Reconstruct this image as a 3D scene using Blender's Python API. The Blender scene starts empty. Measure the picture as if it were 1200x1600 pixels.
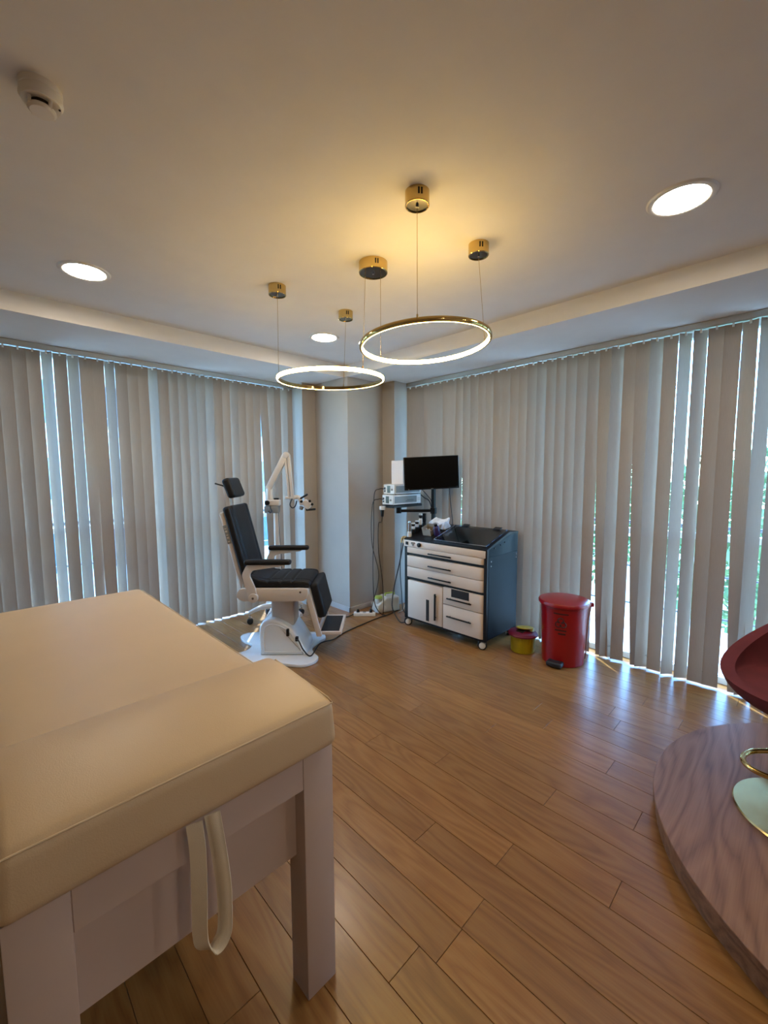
import bpy, bmesh, math, random
from mathutils import Vector, Matrix

random.seed(7)
PI = math.pi
SC = bpy.context.scene
COL = SC.collection


def lin(r, g, b):
    def c(v):
        v /= 255.0
        return v / 12.92 if v <= 0.04045 else ((v + 0.055) / 1.055) ** 2.4
    return (c(r), c(g), c(b), 1.0)


# ------------------------------------------------------------------ camera
# (vanishing points of the two window walls and of the plumb lines gave focal length and angles)
FPX, PITCH, ROLL, AZ = 660.27, 0.0909915, -0.00444376, 0.7932468
fw = Vector((math.cos(PITCH) * math.cos(AZ), math.cos(PITCH) * math.sin(AZ), -math.sin(PITCH)))
rt = Vector((math.sin(AZ), -math.cos(AZ), 0.0))
up = rt.cross(fw)
rt2 = rt * math.cos(ROLL) + up * math.sin(ROLL)
up2 = up * math.cos(ROLL) - rt * math.sin(ROLL)
cam_data = bpy.data.cameras.new('camera')
cam = bpy.data.objects.new('camera', cam_data)
COL.objects.link(cam)
cam_data.sensor_fit = 'VERTICAL'
cam_data.sensor_height = 36.0
cam_data.lens = FPX / 1600.0 * 36.0
cam_data.clip_start = 0.02
cam.matrix_world = Matrix(((rt2.x, up2.x, -fw.x, 0.0), (rt2.y, up2.y, -fw.y, 0.0),
                           (rt2.z, up2.z, -fw.z, 1.5), (0, 0, 0, 1)))
SC.camera = cam

# ------------------------------------------------------------------ world, sun, exposure
SUN_AZ, SUN_EL = math.radians(52), math.radians(57)
world = bpy.data.worlds.new('sky')
SC.world = world
world.use_nodes = True
wn = world.node_tree
sky = wn.nodes.new('ShaderNodeTexSky')
sky.sky_type = 'NISHITA'
sky.sun_disc = False
sky.sun_elevation = SUN_EL
sky.sun_rotation = PI / 2 - SUN_AZ
sky.air_density = 1.0
sky.dust_density = 0.4
sky.ozone_density = 2.5
bg = wn.nodes['Background']
wb = wn.nodes.new('ShaderNodeMix')          # white balance of the photograph: daylight reads blue
wb.data_type = 'RGBA'
wb.blend_type = 'MULTIPLY'
wb.inputs['Factor'].default_value = 1.0
wb.inputs['B'].default_value = (0.69, 0.92, 1.10, 1)
wn.links.new(sky.outputs[0], wb.inputs['A'])
wn.links.new(wb.outputs['Result'], bg.inputs[0])
bg.inputs[1].default_value = 6.6
sun_d = bpy.data.lights.new('sun', 'SUN')
sun_d.energy = 26.0
sun_d.angle = math.radians(0.53)
sun_d.color = (0.9, 0.97, 1.0)
sun = bpy.data.objects.new('sun', sun_d)
COL.objects.link(sun)
sun.location = (8, 10, 14)
sun.rotation_euler = Vector((-math.cos(SUN_AZ) * math.cos(SUN_EL), -math.sin(SUN_AZ) * math.cos(SUN_EL),
                             -math.sin(SUN_EL))).to_track_quat('-Z', 'Y').to_euler()
LED_DOWN = 190.0      # recessed downlights
LED_RING = 95.0      # pendant rings
VS = SC.view_settings
VS.view_transform = 'Standard'
VS.look = 'None'
VS.exposure = -0.75
VS.gamma = 1.0
VS.use_curve_mapping = False

# ------------------------------------------------------------------ materials
M = {}


def nodes(name):
    m = bpy.data.materials.new(name)
    m.use_nodes = True
    nt = m.node_tree
    return m, nt, nt.nodes['Principled BSDF']


def mat(name, col, rough=0.5, metal=0.0, var=0.08, scale=6.0, bump=0.0, bscale=200.0, coat=0.0, spec=0.5):
    m, nt, b = nodes(name)
    tc = nt.nodes.new('ShaderNodeTexCoord')
    nz = nt.nodes.new('ShaderNodeTexNoise')
    nz.inputs['Scale'].default_value = scale
    nz.inputs['Detail'].default_value = 4
    nt.links.new(tc.outputs['Object'], nz.inputs['Vector'])
    rp = nt.nodes.new('ShaderNodeValToRGB')
    rp.color_ramp.elements[0].position = 0.3
    rp.color_ramp.elements[1].position = 0.7
    rp.color_ramp.elements[0].color = [c * (1 - var) for c in col[:3]] + [1]
    rp.color_ramp.elements[1].color = [min(1, c * (1 + var)) for c in col[:3]] + [1]
    nt.links.new(nz.outputs['Fac'], rp.inputs[0])
    nt.links.new(rp.outputs[0], b.inputs['Base Color'])
    b.inputs['Roughness'].default_value = rough
    b.inputs['Metallic'].default_value = metal
    b.inputs['Coat Weight'].default_value = coat
    b.inputs['Specular IOR Level'].default_value = spec
    if bump:
        n2 = nt.nodes.new('ShaderNodeTexNoise')
        n2.inputs['Scale'].default_value = bscale
        nt.links.new(tc.outputs['Object'], n2.inputs['Vector'])
        bp = nt.nodes.new('ShaderNodeBump')
        bp.inputs['Strength'].default_value = bump
        bp.inputs['Distance'].default_value = 0.002
        nt.links.new(n2.outputs['Fac'], bp.inputs['Height'])
        nt.links.new(bp.outputs[0], b.inputs['Normal'])
    M[name] = m
    return m


def emit(name, col, strength):
    m, nt, b = nodes(name)
    b.inputs['Base Color'].default_value = (0.8, 0.8, 0.8, 1)
    b.inputs['Emission Color'].default_value = col
    b.inputs['Emission Strength'].default_value = strength
    M[name] = m


def wood(name, c0, c1, c2, along='Y', rough=0.33, per_object=True, coat=0.15, gs=1.0):
    m, nt, b = nodes(name)
    L = nt.links.new
    tc = nt.nodes.new('ShaderNodeTexCoord')
    mp = nt.nodes.new('ShaderNodeMapping')
    mp.inputs['Scale'].default_value = (9 * gs, 1.3 * gs, 9 * gs) if along == 'Y' else (1.3 * gs, 9 * gs, 9 * gs)
    L(tc.outputs['Object'], mp.inputs['Vector'])
    oi = nt.nodes.new('ShaderNodeObjectInfo')
    if per_object:
        cb = nt.nodes.new('ShaderNodeCombineXYZ')
        for i, k in enumerate((37.0, 91.0, 53.0)):
            mm = nt.nodes.new('ShaderNodeMath')
            mm.operation = 'MULTIPLY'
            mm.inputs[1].default_value = k
            L(oi.outputs['Random'], mm.inputs[0])
            L(mm.outputs[0], cb.inputs[i])
        L(cb.outputs[0], mp.inputs['Location'])
    # cathedral figure: contour lines of a stretched noise
    n1 = nt.nodes.new('ShaderNodeTexNoise')
    n1.inputs['Scale'].default_value = 0.9
    n1.inputs['Detail'].default_value = 1.5
    L(mp.outputs[0], n1.inputs['Vector'])
    mu = nt.nodes.new('ShaderNodeMath')
    mu.operation = 'MULTIPLY'
    mu.inputs[1].default_value = 9.0
    L(n1.outputs['Fac'], mu.inputs[0])
    fr = nt.nodes.new('ShaderNodeMath')
    fr.operation = 'PINGPONG'
    fr.inputs[1].default_value = 0.5
    L(mu.outputs[0], fr.inputs[0])
    # pores: fine streaks
    mp2 = nt.nodes.new('ShaderNodeMapping')
    mp2.inputs['Scale'].default_value = (160, 5, 160) if along == 'Y' else (5, 160, 160)
    L(tc.outputs['Object'], mp2.inputs['Vector'])
    n2 = nt.nodes.new('ShaderNodeTexNoise')
    n2.inputs['Scale'].default_value = 1.0
    n2.inputs['Detail'].default_value = 3
    L(mp2.outputs[0], n2.inputs['Vector'])
    ad = nt.nodes.new('ShaderNodeMath')
    ad.operation = 'MULTIPLY_ADD'
    ad.inputs[1].default_value = 0.7
    L(n2.outputs['Fac'], ad.inputs[0])
    L(fr.outputs[0], ad.inputs[2])
    rp = nt.nodes.new('ShaderNodeValToRGB')
    e = rp.color_ramp.elements
    e[0].position, e[0].color = 0.22, c0
    e[1].position, e[1].color = 0.85, c2
    k = e.new(0.5)
    k.color = c1
    L(ad.outputs[0], rp.inputs[0])
    hs = nt.nodes.new('ShaderNodeHueSaturation')
    vv = nt.nodes.new('ShaderNodeMapRange')
    vv.inputs['To Min'].default_value = 0.86 if per_object else 1.0
    vv.inputs['To Max'].default_value = 1.12 if per_object else 1.0
    L(oi.outputs['Random'], vv.inputs['Value'])
    L(vv.outputs[0], hs.inputs['Value'])
    L(rp.outputs[0], hs.inputs['Color'])
    L(hs.outputs[0], b.inputs['Base Color'])
    rr = nt.nodes.new('ShaderNodeMapRange')
    rr.inputs['To Min'].default_value = rough - 0.05
    rr.inputs['To Max'].default_value = rough + 0.08
    L(n2.outputs['Fac'], rr.inputs['Value'])
    L(rr.outputs[0], b.inputs['Roughness'])
    bp = nt.nodes.new('ShaderNodeBump')
    bp.inputs['Strength'].default_value = 0.12
    bp.inputs['Distance'].default_value = 0.001
    L(ad.outputs[0], bp.inputs['Height'])
    L(bp.outputs[0], b.inputs['Normal'])
    b.inputs['Coat Weight'].default_value = coat
    b.inputs['Coat Roughness'].default_value = 0.2
    M[name] = m


def fabric_translucent(name, col, tcol, t):
    m, nt, b = nodes(name)
    L = nt.links.new
    tc = nt.nodes.new('ShaderNodeTexCoord')
    mp = nt.nodes.new('ShaderNodeMapping')
    mp.inputs['Scale'].default_value = (300, 300, 18)
    L(tc.outputs['Object'], mp.inputs['Vector'])
    n = nt.nodes.new('ShaderNodeTexNoise')
    n.inputs['Scale'].default_value = 1.0
    n.inputs['Detail'].default_value = 2
    L(mp.outputs[0], n.inputs['Vector'])
    rp = nt.nodes.new('ShaderNodeValToRGB')
    rp.color_ramp.elements[0].color = [c * 0.9 for c in col[:3]] + [1]
    rp.color_ramp.elements[1].color = [min(1, c * 1.08) for c in col[:3]] + [1]
    L(n.outputs['Fac'], rp.inputs[0])
    L(rp.outputs[0], b.inputs['Base Color'])
    b.inputs['Roughness'].default_value = 0.48
    b.inputs['Specular IOR Level'].default_value = 0.6
    tr = nt.nodes.new('ShaderNodeBsdfTranslucent')
    tr.inputs[0].default_value = tcol
    mx = nt.nodes.new('ShaderNodeMixShader')
    mx.inputs[0].default_value = t
    L(b.outputs[0], mx.inputs[1])
    L(tr.outputs[0], mx.inputs[2])
    L(mx.outputs[0], nt.nodes['Material Output'].inputs[0])
    M[name] = m


def clear_glass(name, tint, refl=0.9):
    m = bpy.data.materials.new(name)
    m.use_nodes = True
    nt = m.node_tree
    nt.nodes.remove(nt.nodes['Principled BSDF'])
    L = nt.links.new
    t = nt.nodes.new('ShaderNodeBsdfTransparent')
    t.inputs[0].default_value = tint
    g = nt.nodes.new('ShaderNodeBsdfGlossy')
    g.inputs['Roughness'].default_value = 0.02
    f = nt.nodes.new('ShaderNodeLayerWeight')      # symmetric on both faces of the thin pane
    p = nt.nodes.new('ShaderNodeMath')
    p.operation = 'POWER'
    p.inputs[1].default_value = 5.0
    L(f.outputs['Facing'], p.inputs[0])
    k = nt.nodes.new('ShaderNodeMath')
    k.operation = 'MULTIPLY_ADD'
    k.inputs[1].default_value = refl
    k.inputs[2].default_value = 0.04
    L(p.outputs[0], k.inputs[0])
    mx = nt.nodes.new('ShaderNodeMixShader')
    L(k.outputs[0], mx.inputs[0])
    L(t.outputs[0], mx.inputs[1])
    L(g.outputs[0], mx.inputs[2])
    L(mx.outputs[0], nt.nodes['Material Output'].inputs[0])
    M[name] = m


mat('ceiling_paint', lin(226, 220, 212), 0.85, var=0.02, bump=0.1, bscale=120)
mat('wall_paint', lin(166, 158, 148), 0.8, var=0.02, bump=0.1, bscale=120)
mat('baseboard_grey', lin(176, 172, 168), 0.5)
wood('oak_laminate', lin(122, 82, 40), lin(136, 94, 48), lin(147, 106, 58), 'Y', 0.30)
mat('floor_joint', lin(64, 42, 24), 0.8)
wood('podium_oak', lin(104, 74, 56), lin(126, 92, 72), lin(141, 107, 86), 'X', 0.5, per_object=False, gs=0.9, coat=0.0)
wood('podium_edge', lin(96, 66, 48), lin(120, 86, 64), lin(140, 104, 80), 'Y', 0.45, per_object=False, coat=0.0)
fabric_translucent('slat_fabric', lin(156, 141, 126), lin(200, 196, 190), 0.008)
mat('aluminium', lin(188, 186, 180), 0.35, metal=0.85, var=0.03)
mat('hanger_white', lin(225, 225, 220), 0.4)
mat('chain_dark', lin(60, 58, 55), 0.5)
mat('frame_white', lin(214, 216, 216), 0.4, var=0.03)
clear_glass('window_glass', (0.88, 0.97, 1.0, 1))
clear_glass('cart_glass', (0.55, 0.58, 0.6, 1), 0.95)
mat('gold', lin(208, 180, 118), 0.10, metal=1.0, var=0.04)
mat('gold_brushed', lin(196, 168, 112), 0.25, metal=1.0, var=0.06, scale=30)
mat('chrome', lin(200, 200, 200), 0.12, metal=1.0, var=0.03)
mat('steel_dark', lin(110, 104, 96), 0.15, metal=1.0, var=0.1)
mat('slot_black', lin(24, 18, 14), 0.7)
emit('led_warm', (1.0, 0.68, 0.21, 1), LED_RING)
emit('led_white', (1.0, 0.86, 0.70, 1), LED_DOWN)
mat('plastic_white', lin(226, 221, 212), 0.35, var=0.02)
mat('plastic_cream', lin(222, 212, 196), 0.45, var=0.02)
mat('leatherette_cream', lin(206, 181, 146), 0.42, var=0.03, scale=3, bump=0.15, bscale=350)
mat('seam_cream', lin(206, 184, 150), 0.5)
mat('painted_wood_white', lin(194, 174, 162), 0.55, var=0.03)
mat('strap_white', lin(226, 214, 190), 0.6, bump=0.2, bscale=500)
mat('gloss_white', lin(226, 226, 222), 0.12, var=0.01, coat=0.4)
mat('enamel_white', lin(204, 192, 180), 0.3, var=0.02)
mat('leatherette_black', lin(19, 18, 19), 0.55, var=0.2, spec=0.3, bump=0.2, bscale=300)
mat('rubber_black', lin(18, 18, 18), 0.6)
mat('plastic_black', lin(13, 13, 14), 0.4, spec=0.3)
mat('screen_black', lin(2, 2, 3), 0.3, var=0.0, spec=0.15)
mat('navy_metal', lin(12, 20, 27), 0.5, var=0.05, spec=0.12)
mat('frame_black', lin(16, 15, 16), 0.45, spec=0.25)
mat('lacquer_cream', lin(212, 194, 176), 0.32, var=0.02)
mat('device_grey', lin(128, 128, 126), 0.45)
mat('device_white', lin(214, 212, 206), 0.4)
mat('lcd_dark', lin(36, 40, 38), 0.2)
mat('paper', lin(226, 214, 204), 0.8, var=0.02)
mat('bin_red', lin(140, 5, 14), 0.28, var=0.04, coat=0.2)
mat('print_black', lin(30, 4, 6), 0.6)
mat('pedal_black', lin(26, 26, 30), 0.5)
mat('sharps_yellow', lin(160, 138, 8), 0.4)
mat('sharps_purple', lin(108, 20, 46), 0.4)
mat('sharps_flap', lin(178, 164, 60), 0.4)
mat('velvet_burgundy', lin(92, 28, 34), 0.85, var=0.15, scale=12, bump=0.1)
mat('bottle_purple', lin(46, 26, 70), 0.3)
mat('vial_white', lin(226, 226, 226), 0.3)
mat('bag_white', lin(216, 222, 230), 0.5, var=0.12, scale=25)
mat('tray_clear', lin(150, 142, 128), 0.15)
mat('hose_grey', lin(60, 62, 64), 0.5)
mat('unit_white', lin(208, 210, 204), 0.45)
mat('lid_green', lin(170, 190, 90), 0.5)
mat('handpiece_tan', lin(200, 178, 130), 0.4)
mat('cord_black', lin(20, 16, 16), 0.5)
mat('concrete_pale', lin(205, 204, 200), 0.85, var=0.08, scale=3)
mat('ground_far', lin(130, 130, 118), 0.9, var=0.2, scale=0.3)
mat('leaf_green', lin(104, 134, 84), 0.7, var=0.35, scale=5)
mat('bark', lin(82, 66, 52), 0.9, var=0.3, scale=20)
mat('facade', lin(206, 204, 198), 0.8, var=0.04)
mat('facade_glass', lin(70, 96, 110), 0.1)
mat('rail_steel', lin(90, 92, 94), 0.4, metal=0.6)

# ------------------------------------------------------------------ mesh helpers
WM = {}


class MB:
    def __init__(self):
        self.v, self.f = [], []

    def add(self, vs, fs, mtx=None):
        o = len(self.v)
        for p in vs:
            p = Vector(p)
            self.v.append(mtx @ p if mtx else p)
        self.f += [[i + o for i in f] for f in fs]
        return self

    def add_bm(self, bm, mtx=None):
        bm.verts.index_update()
        self.add([v.co.copy() for v in bm.verts], [[v.index for v in f.verts] for f in bm.faces], mtx)
        bm.free()
        return self

    def box(self, x0, x1, y0, y1, z0, z1, bev=0.0, seg=2, mtx=None):
        bm = bmesh.new()
        bmesh.ops.create_cube(bm, size=1.0)
        bm.transform(Matrix.Translation(((x0 + x1) / 2, (y0 + y1) / 2, (z0 + z1) / 2)) @
                     Matrix.Diagonal((abs(x1 - x0), abs(y1 - y0), abs(z1 - z0), 1)))
        if bev:
            bmesh.ops.bevel(bm, geom=list(bm.edges), offset=bev, segments=seg, profile=0.5, affect='EDGES')
        return self.add_bm(bm, mtx)

    def cyl(self, p0, p1, r0, r1=None, seg=20, bev=0.0, mtx=None):
        r1 = r0 if r1 is None else r1
        p0, p1 = Vector(p0), Vector(p1)
        d = p1 - p0
        q = d.to_track_quat('Z', 'Y').to_matrix().to_4x4()
        bm = bmesh.new()
        bmesh.ops.create_cone(bm, cap_ends=True, segments=seg, radius1=r0, radius2=r1, depth=d.length)
        if bev:
            es = [e for e in bm.edges if abs(e.verts[0].co.z - e.verts[1].co.z) < 1e-6]
            bmesh.ops.bevel(bm, geom=es, offset=bev, segments=2, profile=0.5, affect='EDGES')
        t = Matrix.Translation((p0 + p1) / 2) @ q
        return self.add_bm(bm, (mtx @ t) if mtx else t)

    def sphere(self, c, r, sc=(1, 1, 1), mtx=None, u=18, v=10):
        bm = bmesh.new()
        bmesh.ops.create_uvsphere(bm, u_segments=u, v_segments=v, radius=r)
        t = Matrix.Translation(c) @ Matrix.Diagonal((sc[0], sc[1], sc[2], 1))
        return self.add_bm(bm, (mtx @ t) if mtx else t)

    def lathe(self, prof, c=(0, 0, 0), seg=40, mtx=None, ang0=0.0, ang1=2 * PI):
        vs, fs = [], []
        n = len(prof)
        full = abs(ang1 - ang0 - 2 * PI) < 1e-6
        cnt = seg if full else seg + 1
        for i in range(cnt):
            a = ang0 + (ang1 - ang0) * i / seg
            for r, z in prof:
                vs.append((c[0] + r * math.cos(a), c[1] + r * math.sin(a), c[2] + z))
        for i in range(seg):
            j = (i + 1) % cnt
            for k in range(n - 1):
                fs.append([i * n + k, j * n + k, j * n + k + 1, i * n + k + 1])
        bm = bmesh.new()
        bv = [bm.verts.new(p) for p in vs]
        for f in fs:
            bm.faces.new([bv[q] for q in f])
        bmesh.ops.remove_doubles(bm, verts=bm.verts, dist=1e-5)
        bmesh.ops.recalc_face_normals(bm, faces=bm.faces)
        return self.add_bm(bm, mtx)

    def tube(self, pts, r, seg=8, closed=False, smooth=0, mtx=None):
        P = [Vector(p) for p in pts]
        if smooth:
            P = spline(P, smooth, closed)
        n = len(P)
        vs, fs = [], []
        nrm = None
        for i, p in enumerate(P):
            a = P[i - 1] if (i > 0 or closed) else P[i]
            b = P[(i + 1) % n] if (i < n - 1 or closed) else P[i]
            t = (b - a)
            if t.length < 1e-9:
                t = Vector((0, 0, 1))
            t.normalize()
            if nrm is None:
                ref = Vector((0, 0, 1)) if abs(t.z) < 0.9 else Vector((1, 0, 0))
                nrm = t.cross(ref).normalized()
            nrm = (nrm - t * nrm.dot(t))
            nrm.normalize()
            bn = t.cross(nrm)
            for k in range(seg):
                an = 2 * PI * k / seg
                vs.append(p + nrm * (r * math.cos(an)) + bn * (r * math.sin(an)))
        m = n if closed else n - 1
        for i in range(m):
            j = (i + 1) % n
            for k in range(seg):
                l = (k + 1) % seg
                fs.append([i * seg + k, i * seg + l, j * seg + l, j * seg + k])
        if not closed:
            fs.append(list(range(seg))[::-1])
            fs.append([(n - 1) * seg + k for k in range(seg)])
        return self.add(vs, fs, mtx)

    def prism(self, poly, a, b, plane='xz', bev=0.0, mtx=None):
        """poly in the named plane, extruded along the remaining axis from a to b"""
        bm = bmesh.new()
        if plane == 'xz':
            mk = lambda p, t: (p[0], t, p[1])
        elif plane == 'xy':
            mk = lambda p, t: (p[0], p[1], t)
        else:
            mk = lambda p, t: (t, p[0], p[1])
        n = len(poly)
        A = [bm.verts.new(mk(p, a)) for p in poly]
        B = [bm.verts.new(mk(p, b)) for p in poly]
        bm.faces.new(A[::-1])
        bm.faces.new(B)
        for i in range(n):
            bm.faces.new([A[i], A[(i + 1) % n], B[(i + 1) % n], B[i]])
        bmesh.ops.recalc_face_normals(bm, faces=bm.faces)
        if bev:
            es = [e for e in bm.edges if any(len(f.verts) > 4 or n == 4 for f in e.link_faces)]
            bmesh.ops.bevel(bm, geom=es, offset=bev, segments=2, profile=0.5, affect='EDGES')
        return self.add_bm(bm, mtx)

    def pillow(self, x0, x1, y0, y1, z0, z1, r, crown=0.0, n=(10, 10, 2), mtx=None, fn=None, k=4):
        """rounded box on a grid; crown bulges the top; fn(p) may reshape every vertex"""
        def axis(a, b, m):
            rr = min(r, (b - a) * 0.49)
            s = [a + rr * (1 - math.cos(PI / 2 * i / k)) for i in range(k)]
            e = [b - (q - a) for q in s][::-1]
            mid = [a + rr + (b - a - 2 * rr) * i / m for i in range(m + 1)]
            return s + mid + e
        ax = [axis(x0, x1, n[0]), axis(y0, y1, n[1]), axis(z0, z1, n[2])]
        lo, hi = (x0, y0, z0), (x1, y1, z1)
        bm = bmesh.new()
        cache = {}

        def vert(i, j, l):
            key = (i, j, l)
            if key in cache:
                return cache[key]
            p = [ax[0][i], ax[1][j], ax[2][l]]
            q = []
            for d in range(3):
                rr = min(r, (hi[d] - lo[d]) * 0.49)
                q.append(min(max(p[d], lo[d] + rr), hi[d] - rr))
            dv = Vector([p[d] - q[d] for d in range(3)])
            sc = Vector([min(r, (hi[d] - lo[d]) * 0.49) for d in range(3)])
            dn = Vector([dv[d] / sc[d] for d in range(3)])
            if dn.length > 1e-9:
                dn.normalize()
                p = [q[d] + dn[d] * sc[d] for d in range(3)]
            if crown:
                u = (p[0] - x0) / (x1 - x0) * 2 - 1
                v = (p[1] - y0) / (y1 - y0) * 2 - 1
                w = (p[2] - z0) / (z1 - z0)
                p[2] += crown * max(0, 1 - u * u) * max(0, 1 - v * v) * w
            if fn:
                p = fn(p)
            cache[key] = bm.verts.new(p)
            return cache[key]
        N = [len(a) - 1 for a in ax]
        for fixed in range(3):
            o = [d for d in range(3) if d != fixed]
            for side in (0, N[fixed]):
                for i in range(N[o[0]]):
                    for j in range(N[o[1]]):
                        q = []
                        for di, dj in ((0, 0), (1, 0), (1, 1), (0, 1)):
                            c = [0, 0, 0]
                            c[fixed] = side
                            c[o[0]] = i + di
                            c[o[1]] = j + dj
                            q.append(vert(*c))
                        try:
                            bm.faces.new(q)
                        except ValueError:
                            pass
        bmesh.ops.remove_doubles(bm, verts=bm.verts, dist=1e-5)
        bmesh.ops.recalc_face_normals(bm, faces=bm.faces)
        return self.add_bm(bm, mtx)

    def build(self, name, material, parent=None, world=True, smooth=True, angle=40, kind=None, label=None):
        me = bpy.data.meshes.new(name)
        vs = self.v
        root = parent
        if parent is not None and world and parent.name in WM:
            inv = WM[parent.name].inverted()
            vs = [inv @ p for p in vs]
        me.from_pydata([tuple(p) for p in vs], [], self.f)
        me.validate()
        me.update()
        mm = material if isinstance(material, bpy.types.Material) else M[material]
        me.materials.append(mm)
        if smooth:
            me.shade_smooth()
            me.set_sharp_from_angle(angle=math.radians(angle))
        o = bpy.data.objects.new(name, me)
        COL.objects.link(o)
        if parent is not None:
            o.parent = parent
            if parent.name in WM:
                WM[o.name] = WM[parent.name]
        if kind:
            o['kind'] = kind
        if label:
            o['label'] = label
        return o


def spline(P, sub, closed=False):
    out = []
    n = len(P)
    m = n if closed else n - 1
    g = (lambda i: P[i % n]) if closed else (lambda i: P[min(max(i, 0), n - 1)])
    for i in range(m):
        a, b, c, d = g(i - 1), g(i), g(i + 1), g(i + 2)
        for s in range(sub):
            t = s / sub
            out.append(0.5 * ((2 * b) + (c - a) * t + (2 * a - 5 * b + 4 * c - d) * t * t +
                              (3 * b - a - 3 * c + d) * t * t * t))
    if not closed:
        out.append(P[-1])
    return out


def roundpoly(pts, r, seg=4):
    """round the corners of a 2-D polygon"""
    out = []
    n = len(pts)
    for i in range(n):
        p0, p1, p2 = Vector(pts[i - 1]), Vector(pts[i]), Vector(pts[(i + 1) % n])
        a, b = (p0 - p1), (p2 - p1)
        rr = min(r, a.length * 0.45, b.length * 0.45)
        s, e = p1 + a.normalized() * rr, p1 + b.normalized() * rr
        for k in range(seg + 1):
            t = k / seg
            q = s * (1 - t) ** 2 + p1 * 2 * t * (1 - t) + e * t * t
            out.append((q.x, q.y))
    return out


def thing(name, label, cat, loc=(0, 0, 0), rotz=0.0, group=None, kind=None):
    o = bpy.data.objects.new(name, None)
    COL.objects.link(o)
    o.empty_display_size = 0.1
    o.location = loc
    o.rotation_euler = (0, 0, rotz)
    WM[o.name] = Matrix.Translation(loc) @ Matrix.Rotation(rotz, 4, 'Z')
    if label:
        o['label'] = label
    if cat:
        o['category'] = cat
    if group:
        o['group'] = group
    if kind:
        o['kind'] = kind
    return o


def struct(mb, name, material, **kw):
    return mb.build(name, material, kind='structure', **kw)


# ------------------------------------------------------------------ the room
XR, YL = 3.594, 4.236            # planes of the two blinds
X0, Y0 = -1.30, -1.90            # the walls behind the camera
ZS, ZC = 2.50, 2.62              # soffit and ceiling
XG, YG = XR + 0.16, YL + 0.16    # window planes

# floor: oak planks 139 mm wide running along Y
floor = struct(MB().box(X0, XG + 0.05, Y0, YG + 0.05, -0.06, -0.012), 'floor', 'floor_joint', smooth=False)
PW, PL, GAP = 0.1388, 1.262, 0.0016
pm = MB().box(0, PW - GAP, 0, PL - GAP, -0.012, 0, 0.0009, 1)
plank_mesh = None
joint = {0: .725, 2: 1.056, 3: .766, 4: .407, 5: 1.289, 6: .770, 7: .444, 8: 1.25, 9: .641, 11: 1.16}
k0 = math.floor((X0 - .929) / PW)
k1 = math.ceil((XG + 0.03 - .929) / PW)
cut_cache = {}
for k in range(k0, k1):
    xa = .929 + PW * k
    off = joint.get(k, random.uniform(0, PL))
    y = off - PL * math.ceil((off - Y0) / PL)
    while y < YG + 0.03:
        a, b = max(y, Y0), min(y + PL, YG + 0.05)
        xs, xe = max(xa, X0), min(xa + PW, XG + 0.05)
        if b - a > 0.02 and xe - xs > 0.01:
            key = (round(b - a, 3), round(xe - xs, 3))
            if key not in cut_cache:
                o = MB().box(0, xe - xs - GAP, 0, b - a - GAP, -0.012, 0, 0.0009, 1).build(
                    'plank', 'oak_laminate', floor, smooth=False)
                cut_cache[key] = o.data
            else:
                o = bpy.data.objects.new('plank', cut_cache[key])
                COL.objects.link(o)
                o.parent = floor
            o.location = (xs, a, 0)
        y += PL

ceiling = struct(MB().box(X0, XG + 0.1, Y0, YG + 0.1, ZC, ZC + 0.12), 'ceiling', 'ceiling_paint', smooth=False)
struct(MB().box(X0, XG + 0.1, 3.512, YG + 0.1, ZS, ZC), 'trim_1', 'ceiling_paint', smooth=False)
struct(MB().box(2.885, XG + 0.1, Y0, 3.512, ZS, ZC), 'trim_2', 'ceiling_paint', smooth=False)
struct(MB().box(X0 - 0.12, X0, Y0 - 0.12, YG + 0.1, -0.06, ZC + 0.12), 'wall_left', 'wall_paint', smooth=False)
struct(MB().box(X0, XG + 0.1, Y0 - 0.12, Y0, -0.06, ZC + 0.12), 'wall_back', 'wall_paint', smooth=False)
# corner column with its two stepped returns
col = MB()
col.prism([(2.87, 3.45), (3.378, 3.45), (3.378, 3.262), (3.80, 3.262), (3.80, 4.45), (2.695, 4.45), (2.695, 4.017),
           (2.87, 4.017)], 0.0, ZS, 'xy')
struct(col, 'wall_corner', 'wall_paint', smooth=False)
bb = MB()
bb.box(2.858, 2.87, 3.438, 4.017, 0, 0.055, 0.002, 1).box(2.858, 3.378, 3.438, 3.45, 0, 0.055, 0.002, 1)
struct(bb, 'baseboard_corner', 'baseboard_grey', smooth=False)


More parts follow.
